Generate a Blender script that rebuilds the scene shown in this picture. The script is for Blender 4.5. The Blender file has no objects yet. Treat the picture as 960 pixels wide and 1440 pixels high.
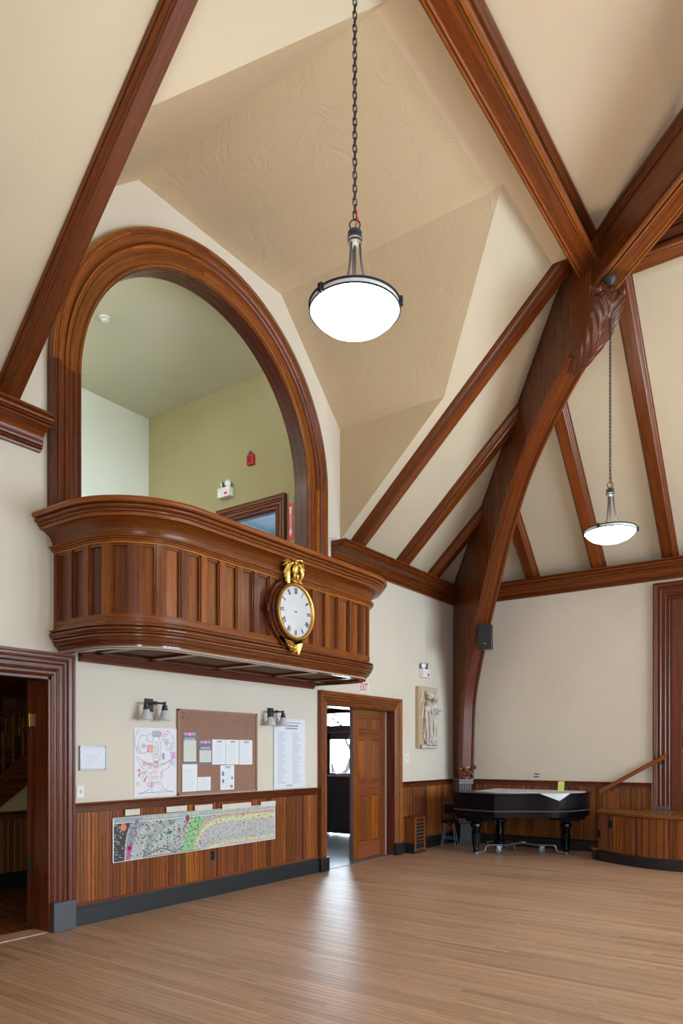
import bpy, math, random
import numpy as np
from mathutils import Vector, Matrix, noise
from mathutils.geometry import tessellate_polygon
random.seed(11)
PI = math.pi
H = 1.705                       # eye height above the hall floor
sc = bpy.context.scene
COL = sc.collection

# ------------------------------------------------------------------ camera
FPX = 1003.0
TH = math.atan(716 / FPX)
cd = bpy.data.cameras.new('camera'); cam = bpy.data.objects.new('camera', cd); COL.objects.link(cam)
cd.sensor_fit = 'HORIZONTAL'; cd.sensor_width = 36.0; cd.lens = FPX * 36.0 / 960.0
cd.shift_y = (1058.5 - 720) / 960.0
cd.clip_start = 0.05; cd.clip_end = 200
cam.location = (0, 0, H); cam.rotation_euler = (PI / 2, 0, TH)
sc.camera = cam
sc.view_settings.view_transform = 'Standard'; sc.view_settings.look = 'None'
sc.view_settings.gamma = 1.0; sc.view_settings.use_curve_mapping = False
sc.view_settings.exposure = 0.28
try:
    sc.cycles.use_denoising = True
    sc.cycles.max_bounces = 8; sc.cycles.diffuse_bounces = 5; sc.cycles.glossy_bounces = 4
    sc.cycles.sample_clamp_indirect = 6.0
except Exception:
    pass

# ------------------------------------------------------------------ world (bright overcast sky)
w = bpy.data.worlds.new('sky'); sc.world = w; w.use_nodes = True
bg = w.node_tree.nodes['Background']
bg.inputs[0].default_value = (0.72, 0.87, 1.0, 1); bg.inputs[1].default_value = 34.0

# ------------------------------------------------------------------ daylight through the hall windows, added fill lights
def portal(name, loc, rot, sx, sy):
    l = bpy.data.lights.new(name, 'AREA'); l.shape = 'RECTANGLE'; l.size = sx; l.size_y = sy; l.energy = 1
    l.cycles.is_portal = True          # only guides the sky light through a real opening
    o = bpy.data.objects.new(name, l); COL.objects.link(o); o.location = loc; o.rotation_euler = rot
def area(name, loc, rot, sx, sy, power, col=(1, 1, 1)):
    l = bpy.data.lights.new(name, 'AREA'); l.shape = 'RECTANGLE'; l.size = sx; l.size_y = sy
    l.energy = power; l.color = col
    o = bpy.data.objects.new(name, l); COL.objects.link(o); o.location = loc; o.rotation_euler = rot
    return o
WIN = [(4.6, 5.6), (6.6, 7.6), (8.6, 9.6), (10.6, 11.6)]      # windows of the right wall (y range)
for y0, y1 in WIN:
    portal('window_light', (6.64, (y0 + y1) / 2, 2.6), (0, PI / 2, 0), 3.0, y1 - y0)
for x0, x1 in [(1.6, 2.8)]:  # fill window added behind the camera
    portal('window_light', ((x0 + x1) / 2, -2.84, 2.6), (PI / 2, 0, 0), x1 - x0, 3.0)
def point(name, loc, power, r=0.1, col=(1, 0.85, 0.65)):
    l = bpy.data.lights.new(name, 'POINT'); l.energy = power; l.shadow_soft_size = r; l.color = col
    o = bpy.data.objects.new(name, l); COL.objects.link(o); o.location = loc
    return o
portal('door_light', (-8.5, 12.2, 1.9), (-PI / 2, 0, 0), 4.0, 1.4)
area('vestibule_fill', (-9.6, 9.6, 2.5), (0, 0, 0), 0.6, 0.6, 30, (0.8, 0.9, 1.0))  # unseen fill added to brighten the vestibule floor
area('gallery_fill', (-8.6, 4.2, 7.2), (0, 0, 0), 0.8, 0.8, 60, (1.0, 1.0, 0.92))  # added fill for the gallery room, no fixture hangs there
area('landing_fill', (-7.6, 9.4, 6.0), (0, 0, 0), 1.2, 1.0, 90, (0.7, 0.85, 1.0))  # added bluish fill over the landing, no window is built there
point('stair_fill', (-7.4, 2.2, 2.4), 3.0, 0.15)  # unseen fill added so the balusters stay visible

# ------------------------------------------------------------------ materials
def nt(name):
    m = bpy.data.materials.new(name); m.use_nodes = True
    n = m.node_tree; b = n.nodes['Principled BSDF']
    return m, n, b
def node(n, t, **k):
    x = n.nodes.new(t)
    for a, v in k.items():
        setattr(x, a, v)
    return x
def math_(n, op, a, b=None):
    x = node(n, 'ShaderNodeMath', operation=op)
    for i, s in enumerate((a, b)):
        if s is None: continue
        if isinstance(s, (int, float)): x.inputs[i].default_value = s
        else: n.links.new(s, x.inputs[i])
    return x.outputs[0]
def ramp(n, fac, cols):
    r = node(n, 'ShaderNodeValToRGB'); n.links.new(fac, r.inputs[0])
    e = r.color_ramp.elements
    while len(e) < len(cols): e.new(0.5)
    for i, (p, c) in enumerate(cols):
        e[i].position = p; e[i].color = (*c, 1)
    return r.outputs[0]
def plain(name, col, rough=0.5, metal=0.0, spec=0.5, emit=None, es=0.0):
    m, n, b = nt(name)
    b.inputs['Roughness'].default_value = rough; b.inputs['Metallic'].default_value = metal
    b.inputs['Specular IOR Level'].default_value = spec
    tc = node(n, 'ShaderNodeTexCoord'); no = node(n, 'ShaderNodeTexNoise'); no.inputs['Scale'].default_value = 9
    no.inputs['Detail'].default_value = 4
    n.links.new(tc.outputs['Object'], no.inputs['Vector'])
    k = 0.06
    c = ramp(n, no.outputs[0], [(0.3, tuple(x * (1 - k) for x in col)), (0.7, tuple(min(1, x * (1 + k)) for x in col))])
    n.links.new(c, b.inputs['Base Color'])
    if emit:
        b.inputs['Emission Color'].default_value = (*emit, 1); b.inputs['Emission Strength'].default_value = es
    return m
def wood(name, dark, mid, light, rough=0.27, su=1.0, sv=1.0, isl=0.35, spread=(0.62, 1.25), plum=(0.13, 0.045, 0.04), plum_amt=0.6, coat=0.0, gold=0.0, spec=0.36):
    """varnished timber: grain follows the UV map (u along the grain, metres)"""
    m, n, b = nt(name)
    L = n.links.new
    uv = node(n, 'ShaderNodeUVMap'); uv.uv_map = 'UVMap'
    sp = node(n, 'ShaderNodeSeparateXYZ'); L(uv.outputs[0], sp.inputs[0])
    oi = node(n, 'ShaderNodeObjectInfo'); ge = node(n, 'ShaderNodeNewGeometry')
    r1 = oi.outputs['Random']; r2 = ge.outputs['Random Per Island']
    seed = math_(n, 'ADD', math_(n, 'MULTIPLY', r1, 57.0), math_(n, 'MULTIPLY', r2, 31.0 if isl else 0.0))
    def tex(a, c, det=3, dist=0.0, vin=None):
        cb = node(n, 'ShaderNodeCombineXYZ')
        L(math_(n, 'MULTIPLY', sp.outputs[0], a * su), cb.inputs[0])
        L(math_(n, 'MULTIPLY', vin or sp.outputs[1], c * sv), cb.inputs[1]); L(seed, cb.inputs[2])
        t = node(n, 'ShaderNodeTexNoise'); t.inputs['Scale'].default_value = 1.0
        t.inputs['Detail'].default_value = det; t.inputs['Distortion'].default_value = dist
        L(cb.outputs[0], t.inputs['Vector']); return t.outputs[0]
    warp = tex(0.9, 5.0, 2)
    vv = math_(n, 'ADD', sp.outputs[1], math_(n, 'MULTIPLY', warp, 0.14))
    rings = math_(n, 'ADD', math_(n, 'MULTIPLY', math_(n, 'SINE', math_(n, 'ADD', math_(n, 'MULTIPLY', vv, 330.0 * sv), seed)), 0.5), 0.5)
    streak = tex(0.8, 26.0, 4, 0.3)
    pores = tex(9.0, 260.0, 2)
    f = math_(n, 'ADD', math_(n, 'MULTIPLY', streak, 0.42), math_(n, 'MULTIPLY', rings, 0.13))
    f = math_(n, 'ADD', f, math_(n, 'MULTIPLY', pores, 0.45))
    c = ramp(n, f, [(0.22, dark), (0.5, mid), (0.80, light)])
    # colour differs from board to board: brightness and how plum-brown the stain went
    h = math_(n, 'FRACT', math_(n, 'ADD', math_(n, 'MULTIPLY', r1, 7.31), math_(n, 'MULTIPLY', r2, isl * 9.7)))
    h2 = math_(n, 'FRACT', math_(n, 'ADD', math_(n, 'MULTIPLY', r1, 13.77), math_(n, 'MULTIPLY', r2, isl * 5.3)))
    br = node(n, 'ShaderNodeMapRange'); L(h, br.inputs[0]); br.inputs[3].default_value = spread[0]; br.inputs[4].default_value = spread[1]
    mx = node(n, 'ShaderNodeMix', data_type='RGBA', blend_type='MIX')
    pf = node(n, 'ShaderNodeMapRange'); L(h2, pf.inputs[0]); pf.inputs[1].default_value = 0.45; pf.inputs[2].default_value = 1.0
    pf.inputs[3].default_value = 0.0; pf.inputs[4].default_value = plum_amt
    L(pf.outputs[0], mx.inputs[0]); L(c, mx.inputs[6]); mx.inputs[7].default_value = (*plum, 1)
    gx = node(n, 'ShaderNodeMix', data_type='RGBA', blend_type='MULTIPLY')
    h3 = math_(n, 'FRACT', math_(n, 'ADD', math_(n, 'MULTIPLY', r1, 23.1), math_(n, 'MULTIPLY', r2, isl * 3.7)))
    gf = node(n, 'ShaderNodeMapRange'); L(h3, gf.inputs[0]); gf.inputs[1].default_value = 0.72; gf.inputs[2].default_value = 0.95
    gf.inputs[3].default_value = 0.0; gf.inputs[4].default_value = gold
    L(gf.outputs[0], gx.inputs[0]); L(mx.outputs[2], gx.inputs[6]); gx.inputs[7].default_value = (1.35, 1.75, 0.75, 1)
    mu = node(n, 'ShaderNodeVectorMath', operation='SCALE'); L(gx.outputs[2], mu.inputs[0]); L(br.outputs[0], mu.inputs[3])
    L(mu.outputs[0], b.inputs['Base Color'])
    rr = node(n, 'ShaderNodeMapRange'); L(streak, rr.inputs[0]); rr.inputs[3].default_value = rough * 0.8; rr.inputs[4].default_value = rough * 1.25
    L(rr.outputs[0], b.inputs['Roughness'])
    b.inputs['Specular IOR Level'].default_value = spec; b.inputs['Coat Weight'].default_value = coat; b.inputs['Coat Roughness'].default_value = 0.12
    bp = node(n, 'ShaderNodeBump'); bp.inputs['Strength'].default_value = 0.12; bp.inputs['Distance'].default_value = 0.002
    L(f, bp.inputs['Height']); L(bp.outputs[0], b.inputs['Normal'])
    return m
def plaster(name, c1, c2, bump=0.35, scale=2.6):
    m, n, b = nt(name); L = n.links.new
    tc = node(n, 'ShaderNodeTexCoord'); ge = node(n, 'ShaderNodeNewGeometry')
    a = node(n, 'ShaderNodeTexNoise'); a.inputs['Scale'].default_value = 0.7; a.inputs['Detail'].default_value = 5
    L(ge.outputs['Position'], a.inputs['Vector'])
    L(ramp(n, a.outputs[0], [(0.3, c1), (0.72, c2)]), b.inputs['Base Color'])
    t = node(n, 'ShaderNodeTexNoise'); t.inputs['Scale'].default_value = scale; t.inputs['Detail'].default_value = 6
    t.inputs['Distortion'].default_value = 2.2; t.inputs['Roughness'].default_value = 0.45
    L(ge.outputs['Position'], t.inputs['Vector'])
    t2 = node(n, 'ShaderNodeTexNoise'); t2.inputs['Scale'].default_value = 22; t2.inputs['Detail'].default_value = 3
    L(ge.outputs['Position'], t2.inputs['Vector'])
    # knife ridges where the trowelled coats overlap
    rd = math_(n, 'ABSOLUTE', math_(n, 'SUBTRACT', t.outputs[0], 0.5))
    rd = math_(n, 'SUBTRACT', 1.0, math_(n, 'MINIMUM', math_(n, 'MULTIPLY', rd, 22.0), 1.0))
    hgt = math_(n, 'ADD', math_(n, 'MULTIPLY', rd, 0.22), math_(n, 'ADD', math_(n, 'MULTIPLY', t.outputs[0], 1.2), math_(n, 'MULTIPLY', t2.outputs[0], 0.25)))
    bp = node(n, 'ShaderNodeBump'); bp.inputs['Strength'].default_value = bump; bp.inputs['Distance'].default_value = 0.008
    L(hgt, bp.inputs['Height']); L(bp.outputs[0], b.inputs['Normal'])
    b.inputs['Roughness'].default_value = 0.75; b.inputs['Specular IOR Level'].default_value = 0.25
    return m
def printed(name, rough=0.6):
    """flat print: colours are stored on the paper's own faces"""
    m, n, b = nt(name)
    a = node(n, 'ShaderNodeAttribute'); a.attribute_name = 'ink'
    n.links.new(a.outputs['Color'], b.inputs['Base Color']); b.inputs['Roughness'].default_value = rough
    return m

OAK = wood('oak_varnished', (0.050, 0.008, 0.0015), (0.25, 0.064, 0.009), (0.52, 0.165, 0.026), gold=0.8)
OAKG = wood('oak_glossy_bead', (0.045, 0.008, 0.002), (0.20, 0.052, 0.010), (0.42, 0.135, 0.025), rough=.16, spec=.6)
OAKD = wood('oak_dark_varnished', (0.020, 0.0035, 0.001), (0.115, 0.024, 0.005), (0.28, 0.070, 0.012))
BEAD = wood('beadboard_oak', (0.070, 0.012, 0.003), (0.25, 0.068, 0.013), (0.46, 0.155, 0.034), spread=(0.55, 1.25), plum=(0.085, 0.022, 0.022), plum_amt=0.75, gold=0.7)
FLOOR = wood('floor_oak', (0.26, 0.135, 0.072), (0.55, 0.335, 0.205), (0.73, 0.51, 0.33), rough=0.40, isl=1.0, spread=(0.80, 1.10), plum=(0.33, 0.17, 0.085), plum_amt=0.4, spec=0.8)
BEAM = wood('beam_oak', (0.036, 0.006, 0.001), (0.165, 0.038, 0.006), (0.34, 0.092, 0.014), spread=(0.75, 1.15), plum=(0.10, 0.025, 0.012), plum_amt=0.4)
CREAM = plaster('cream_plaster', (0.68, 0.62, 0.515), (0.73, 0.67, 0.565), 0.22)
FARC = plaster('far_wall_plaster', (0.70, 0.615, 0.50), (0.78, 0.69, 0.57), 0.6)
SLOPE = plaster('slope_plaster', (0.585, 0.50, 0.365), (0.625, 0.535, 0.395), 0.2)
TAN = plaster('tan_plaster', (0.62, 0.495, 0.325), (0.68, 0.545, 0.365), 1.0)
GREEN = plaster('gallery_plaster', (0.34, 0.285, 0.15), (0.37, 0.315, 0.17), 0.15)
PALE = plaster('gallery_pale_plaster', (0.66, 0.68, 0.60), (0.70, 0.72, 0.64), 0.1)
GALC = plaster('gallery_ceiling_plaster', (0.55, 0.54, 0.42), (0.60, 0.59, 0.46), 0.1)
YELL = plaster('stair_plaster', (0.55, 0.42, 0.20), (0.60, 0.46, 0.23), 0.1)
BLACK = plain('black_paint', (0.014, 0.014, 0.016), 0.38)
SLATE = plain('worn_slate_paint', (0.013, 0.017, 0.022), 0.42)
PLIN = plain('plinth_paint', (0.075, 0.085, 0.10), 0.45)
EBONY = plain('ebonised_lacquer', (0.003, 0.003, 0.005), 0.2, spec=0.25)
IRON = plain('dark_bronze', (0.035, 0.035, 0.04), 0.45, 0.3)
STEEL = plain('steel', (0.30, 0.31, 0.33), 0.35, 0.8)
GOLD = plain('gilding', (0.62, 0.37, 0.09), 0.34, 1.0)
BRASS = plain('brass', (0.75, 0.50, 0.18), 0.3, 1.0)
WHITE = plain('white_plastic', (0.80, 0.80, 0.78), 0.4)
PAPER = plain('paper', (0.82, 0.84, 0.88), 0.7)
TAPE = plain('masking_tape', (0.72, 0.66, 0.58), 0.7)
INK = printed('printed_ink')
CORK = plain('cork', (0.30, 0.165, 0.115), 0.85)
RED = plain('red_plastic', (0.45, 0.015, 0.02), 0.35)
SIGNRED = plain('sign_red', (0.62, 0.02, 0.05), 0.4)
STONE = INK
CLOTH = plain('white_cloth', (0.62, 0.63, 0.66), 0.85)
YCARD = plain('yellow_card', (0.75, 0.78, 0.22), 0.7)
BLUE = plain('blue_tape', (0.06, 0.11, 0.25), 0.6)
GREYS = plain('frosted_glass', (0.62, 0.62, 0.62), 0.35)
RUBBER = plain('grey_rubber', (0.13, 0.14, 0.15), 0.6)
VFLOOR = plain('vestibule_floor', (0.16, 0.17, 0.19), 0.3)
LAMP = plain('lit_glass', (0.9, 0.9, 0.88), 0.3, emit=(1.0, 0.96, 0.9), es=14.0)
BARK = plain('bark', (0.016, 0.016, 0.018), 0.9, spec=0.0)
def glass(name):
    m, n, b = nt(name); o = n.nodes['Material Output']
    t = node(n, 'ShaderNodeBsdfTransparent'); g = node(n, 'ShaderNodeBsdfGlossy'); g.inputs['Roughness'].default_value = 0.03
    f = node(n, 'ShaderNodeFresnel'); x = node(n, 'ShaderNodeMixShader')
    n.links.new(f.outputs[0], x.inputs[0]); n.links.new(t.outputs[0], x.inputs[1]); n.links.new(g.outputs[0], x.inputs[2])
    n.links.new(x.outputs[0], o.inputs['Surface']); return m
GLASS = glass('window_glass')

# ------------------------------------------------------------------ mesh helpers
V3 = Vector
class MB:
    def __init__(s): s.v = []; s.f = []; s.uv = []
    def face(s, pts, uvs=None):
        b = len(s.v); s.v += [tuple(p) for p in pts]; s.f.append(list(range(b, b + len(pts))))
        s.uv.append(uvs or [(0, 0)] * len(pts))
    def add(s, vs, fs, uvs):
        b = len(s.v); s.v += [tuple(p) for p in vs]
        for f, u in zip(fs, uvs):
            s.f.append([b + i for i in f]); s.uv.append(u)
    def obox(s, c, X, Y, Z):
        """box round c, half extents X (grain), Y, Z"""
        c, X, Y, Z = V3(c), V3(X), V3(Y), V3(Z)
        vs = [c + a * X + b * Y + d * Z for a in (-1, 1) for b in (-1, 1) for d in (-1, 1)]
        lx, ly, lz = X.length * 2, Y.length * 2, Z.length * 2
        if X.cross(Y).dot(Z) < 0:
            vs = [vs[i ^ 1] for i in range(8)]
        F = [((0, 1, 3, 2), 'yz'), ((4, 6, 7, 5), 'yz'), ((0, 4, 5, 1), 'xz'), ((2, 3, 7, 6), 'xz'), ((0, 2, 6, 4), 'xy'), ((1, 5, 7, 3), 'xy')]
        fs, us = [], []
        for f, k in F:
            u = []
            for i in f:
                a, b, d = i >> 2, (i >> 1) & 1, i & 1
                co = {'x': a * lx, 'y': b * ly, 'z': d * lz}
                if k == 'yz': u.append((co['z'] * .2, co['y']))
                elif k == 'xz': u.append((co['x'], co['z'] + ly))
                else: u.append((co['x'], co['y'] + (d * 0.37)))
            fs.append(f); us.append(u)
        s.add(vs, fs, us); return s
    def box(s, a, b, g='z'):
        c = [(p + q) / 2 for p, q in zip(a, b)]; h = [abs(q - p) / 2 for p, q in zip(a, b)]
        ax = {'x': (h[0], 0, 0), 'y': (0, h[1], 0), 'z': (0, 0, h[2])}
        o = [k for k in 'xyz' if k != g]
        return s.obox(c, ax[g], ax[o[0]], ax[o[1]])
    def sweep(s, prof, fr, close=True, cap=True, loop=False):
        """profile [(a,b)] swept through frames [(P,U,V)]; u runs along the path"""
        n, m = len(prof), len(fr)
        vs = []; ul = [0.0]
        for i in range(1, m): ul.append(ul[-1] + (V3(fr[i][0]) - V3(fr[i - 1][0])).length)
        pl = [0.0]
        for i in range(1, n + 1):
            a, b = prof[i - 1], prof[i % n]; pl.append(pl[-1] + math.hypot(a[0] - b[0], a[1] - b[1]))
        for P, U, V in fr:
            P, U, V = V3(P), V3(U), V3(V)
            for a, b in prof: vs.append(P + U * a + V * b)
        fs, us = [], []
        nn = n if close else n - 1
        for i in range(m if loop else m - 1):
            j = (i + 1) % m
            uj = ul[j] if j else ul[-1] + (V3(fr[0][0]) - V3(fr[-1][0])).length
            for k in range(nn):
                k2 = (k + 1) % n
                fs.append((i * n + k, i * n + k2, j * n + k2, j * n + k))
                us.append([(ul[i], pl[k]), (ul[i], pl[k + 1]), (uj, pl[k + 1]), (uj, pl[k])])
        if cap and close and not loop:
            tri = tessellate_polygon([[V3((a, b, 0)) for a, b in prof]])
            for e in (0, m - 1):
                for t in tri:
                    fs.append(tuple(e * n + k for k in t)); us.append([(prof[k][0] * .3, prof[k][1]) for k in t])
        s.add(vs, fs, us); return s
    def prism(s, loops, O, U, V, N, th, grain='v'):
        """polygon (first loop outer, others holes) in the plane O+U a+V b, thickness th along N"""
        O, U, V, N = V3(O), V3(U), V3(V), V3(N)
        allp = [p for l in loops for p in l]
        tri = tessellate_polygon([[V3((a, b, 0)) for a, b in l] for l in loops])
        g = (lambda a, b: (b, a)) if grain == 'v' else (lambda a, b: (a, b))
        n = len(allp)
        vs = [O + U * a + V * b for a, b in allp] + [O + U * a + V * b + N * th for a, b in allp]
        fs, us = [], []
        for t in tri:
            fs.append(tuple(t)); us.append([g(*allp[k]) for k in t])
            fs.append(tuple(n + k for k in reversed(t))); us.append([g(*allp[k]) for k in reversed(t)])
        b = 0
        for l in loops:
            m = len(l)
            for i in range(m):
                j = (i + 1) % m
                d = math.hypot(l[i][0] - l[j][0], l[i][1] - l[j][1])
                fs.append((b + i, b + j, n + b + j, n + b + i)); us.append([(0, 0), (d, 0), (d, th), (0, th)])
            b += m
        s.add(vs, fs, us); return s
    def tube(s, pts, r, n=8, closed=False, flat=None):
        pts = [V3(p) for p in pts]; m = len(pts)
        rs = r if isinstance(r, (list, tuple)) else [r] * m
        fr = []; up = None
        for i in range(m):
            a = pts[(i - 1) % m] if closed or i else pts[i]
            b = pts[(i + 1) % m] if closed or i < m - 1 else pts[i]
            t = (b - a).normalized()
            if up is None: up = V3((0, 0, 1)) if abs(t.z) < 0.9 else V3((1, 0, 0))
            U = (up - t * up.dot(t)).normalized(); up = U
            fr.append((pts[i], U * rs[i], t.cross(U) * rs[i]))
        prof = [(math.cos(2 * PI * k / n), math.sin(2 * PI * k / n)) for k in range(n)]
        return s.sweep(prof, fr, loop=closed)
    def lathe(s, prof, c=(0, 0, 0), n=24, ax=(0, 0, 1), arc=2 * PI, a0=0.0):
        c = V3(c); ax = V3(ax).normalized()
        X = ax.orthogonal().normalized() if abs(ax.z) < 0.99 else V3((1, 0, 0)); Y = ax.cross(X)
        full = abs(arc - 2 * PI) < 1e-6
        m = n if full else n + 1
        vs = [c + ax * z + (X * math.cos(a0 + arc * k / n) + Y * math.sin(a0 + arc * k / n)) * r for k in range(m) for r, z in prof]
        q = len(prof); fs, us = [], []
        for k in range(n):
            k2 = (k + 1) % m
            for i in range(q - 1):
                if prof[i][0] < 1e-6 and prof[i + 1][0] < 1e-6: continue
                fs.append((k * q + i, k2 * q + i, k2 * q + i + 1, k * q + i + 1))
                us.append([(prof[i][1], k * .05), (prof[i][1], k * .05 + .05), (prof[i + 1][1], k * .05 + .05), (prof[i + 1][1], k * .05)])
        s.add(vs, fs, us); return s
    def ell(s, c, X, Y, Z, nu=14, nv=8):
        c, X, Y, Z = V3(c), V3(X), V3(Y), V3(Z)
        vs = []; fs = []; us = []
        for i in range(nv + 1):
            t = PI * i / nv
            for k in range(nu):
                p = 2 * PI * k / nu
                vs.append(c + Z * math.cos(t) + (X * math.cos(p) + Y * math.sin(p)) * math.sin(t))
        for i in range(nv):
            for k in range(nu):
                k2 = (k + 1) % nu
                fs.append((i * nu + k, (i + 1) * nu + k, (i + 1) * nu + k2, i * nu + k2)); us.append([(i * .1, k * .1)] * 4)
        s.add(vs, fs, us); return s
    def grid(s, fn, nu, nv):
        vs = [fn(i / nu, j / nv) for j in range(nv + 1) for i in range(nu + 1)]
        fs, us = [], []
        for j in range(nv):
            for i in range(nu):
                a = j * (nu + 1) + i
                fs.append((a, a + 1, a + nu + 2, a + nu + 1)); us.append([(j * .02, i * .02)] * 4)
        s.add(vs, fs, us); return s

def wl(o):
    p = V3((0, 0, 0))
    while o is not None: p = p + o.location; o = o.parent
    return p
MESH = {}
def obj(name, mb, mat, parent=None, kind=None, label=None, cat=None, group=None, smooth=32, bevel=0.0, ink=None):
    if parent is not None: off = wl(parent); loc = V3((0, 0, 0))
    else:
        xs = np.array(mb.v); lo, hi = xs.min(0), xs.max(0)
        off = V3(((lo[0] + hi[0]) / 2, (lo[1] + hi[1]) / 2, lo[2])); loc = off
    me = bpy.data.meshes.new(name)
    me.from_pydata([(x - off.x, y - off.y, z - off.z) for x, y, z in mb.v], [], mb.f)
    ul = me.uv_layers.new(name='UVMap')
    ul.data.foreach_set('uv', np.array([c for u in mb.uv for p in u for c in p], dtype=np.float32))
    if ink is not None:
        at = me.attributes.new('ink', 'FLOAT_COLOR', 'CORNER')
        cnt = [len(f) for f in mb.f]
        at.data.foreach_set('color', np.repeat(np.array(ink, dtype=np.float32), cnt, axis=0).ravel())
    me.materials.append(mat)
    if smooth:
        me.polygons.foreach_set('use_smooth', [True] * len(me.polygons))
        me.update()
        try: me.set_sharp_from_angle(angle=math.radians(smooth))
        except Exception: pass
    me.validate(); me.update()
    o = bpy.data.objects.new(name, me); COL.objects.link(o); o.location = loc
    if parent is not None: o.parent = parent
    if bevel:
        bm_ = o.modifiers.new('bevel', 'BEVEL'); bm_.width = bevel; bm_.segments = 2; bm_.limit_method = 'ANGLE'
    if kind: o['kind'] = kind
    if label: o['label'] = label
    if cat: o['category'] = cat
    if group: o['group'] = group
    return o
def thing(name, label=None, cat=None, loc=(0, 0, 0), group=None, kind=None):
    o = bpy.data.objects.new(name, None); COL.objects.link(o); o.location = loc; o.empty_display_size = 0.1
    if label: o['label'] = label
    if cat: o['category'] = cat
    if group: o['group'] = group
    if kind: o['kind'] = kind
    return o
def text(name, body, mat, O, U, V, size, parent, align='CENTER', depth=0.0008, sx=1.0):
    """lettering lying in the plane O + U + V"""
    cu = bpy.data.curves.new(name, 'FONT'); cu.body = body; cu.size = size; cu.extrude = depth
    cu.offset = size * .012
    cu.align_x = align; cu.align_y = 'CENTER'; cu.materials.append(mat)
    tmp = bpy.data.objects.new(name, cu); COL.objects.link(tmp)
    me = bpy.data.meshes.new_from_object(tmp); bpy.data.objects.remove(tmp)
    o = bpy.data.objects.new(name, me); COL.objects.link(o); o.parent = parent
    U, V = V3(U).normalized(), V3(V).normalized(); N = U.cross(V)
    M = Matrix((U * sx, V, N)).transposed().to_4x4(); M.translation = V3(O) - wl(parent)
    o.matrix_local = M
    return o
def arc2(cx, cy, r, a0, a1, n=6, ry=None):
    ry = ry or r
    return [(cx + r * math.cos(math.radians(a0 + (a1 - a0) * i / n)), cy + ry * math.sin(math.radians(a0 + (a1 - a0) * i / n))) for i in range(n + 1)]
def catmull(p, n=6):
    out = []
    for i in range(len(p) - 1):
        a = p[max(i - 1, 0)]; b = p[i]; c = p[i + 1]; d = p[min(i + 2, len(p) - 1)]
        for k in range(n):
            t = k / n
            out.append(tuple(0.5 * ((2 * b[j]) + (-a[j] + c[j]) * t + (2 * a[j] - 5 * b[j] + 4 * c[j] - d[j]) * t * t + (-a[j] + 3 * b[j] - 3 * c[j] + d[j]) * t ** 3) for j in range(len(b))))
    out.append(tuple(p[-1])); return out
X_, Y_, Z_ = V3((1, 0, 0)), V3((0, 1, 0)), V3((0, 0, 1))
def z(r): return r + H

# ================================================================== THE SETTING
XL, YF = -6.2, 12.5            # left wall face, far wall face
XR, YN = 6.4, -2.6
ZC = 4.875; MS = 0.95          # springing of the ceiling slopes, their pitch
def slope_z(d): return ZC + MS * d
ACY, ACZ, ACR = 6.05, 5.43, 1.81      # great arch
def struct(name, mb, mat, parent=None, **k):
    return obj(name, mb, mat, parent, kind=None if parent else 'structure', **k)

# floor
fl = struct('floor', MB().box((XL - .24, YN - .1, -.25), (XR + .2, YF + .1, -.012), 'x'), OAKD)
mb = MB(); rw = 0.057; yy = YN; rnd = random.Random(3)
while yy < YF:
    xx = XL - .22 - rnd.random() * 1.2
    while xx < XR:
        ln = 0.7 + rnd.random() * 1.7
        a, b = max(xx, XL - .22), min(xx + ln, XR); xx += ln
        if b - a < .02: continue
        if a >= XL - .001 or 2.55 < yy < 3.91 or 8.28 < yy < 10.17: pass
        elif b > XL: a = XL
        else: continue
        y0, y1 = yy + .0007, min(yy + rw - .0007, YF); dz = rnd.uniform(-.0003, .0003); c = .0012
        v = [(a, y0, -.004), (b, y0, -.004), (b, y1, -.004), (a, y1, -.004), (a + c, y0 + c, dz), (b - c, y0 + c, dz), (b - c, y1 - c, dz), (a + c, y1 - c, dz)]
        f = [(4, 5, 6, 7), (0, 1, 5, 4), (1, 2, 6, 5), (2, 3, 7, 6), (3, 0, 4, 7)]
        ou = rnd.random() * 9
        mb.add(v, f, [[(v[i][0] + ou, v[i][1] - yy) for i in g] for g in f])
    yy += rw
struct('floorboard', mb, FLOOR, fl, smooth=0)['kind'] = 'stuff'

# left wall with two doorways and the arched opening of the gallery
arch = [(ACY - ACR, 2.86)] + [(ACY + ACR * math.cos(t), ACZ + ACR * math.sin(t)) for t in [PI * (1 - k / 40) for k in range(41)]] + [(ACY + ACR, 2.86)]
outer = [(YN, 0), (2.55, 0), (2.55, 2.425), (3.91, 2.425), (3.91, 0), (8.28, 0), (8.28, 2.415), (10.17, 2.415), (10.17, 0), (YF, 0), (YF, ZC),
         (8.65, ZC), (8.65, 6.515), (7.295, 7.835), (4.95, 7.835), (3.585, 6.635), (3.585, ZC), (YN, ZC)]
wall_left = struct('wall_left', MB().prism([outer, arch], (XL, 0, 0), Y_, Z_, -X_, .22), CREAM, smooth=0)
D3 = (-2.38, -0.42, 0.785, 4.214)
wall_far = struct('wall_far', MB().prism([[(XL - .2, 0), (XR, 0), (XR, ZC), (XL - .2, ZC)], [(D3[0], D3[2]), (D3[1], D3[2]), (D3[1], D3[3]), (D3[0], D3[3])]], (0, YF, 0), X_, Z_, Y_, .25), FARC, smooth=0)
holes = [[(a, 1.1), (b, 1.1), (b, 4.1), (a, 4.1)] for a, b in WIN]
wall_right = struct('wall_right', MB().prism([[(YN, 0), (YF, 0), (YF, ZC), (YN, ZC)]] + holes, (XR, 0, 0), Y_, Z_, X_, .25), CREAM, smooth=0)
NW = [(1.6, 2.8)]  # unseen near-wall window, added for fill daylight
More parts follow.
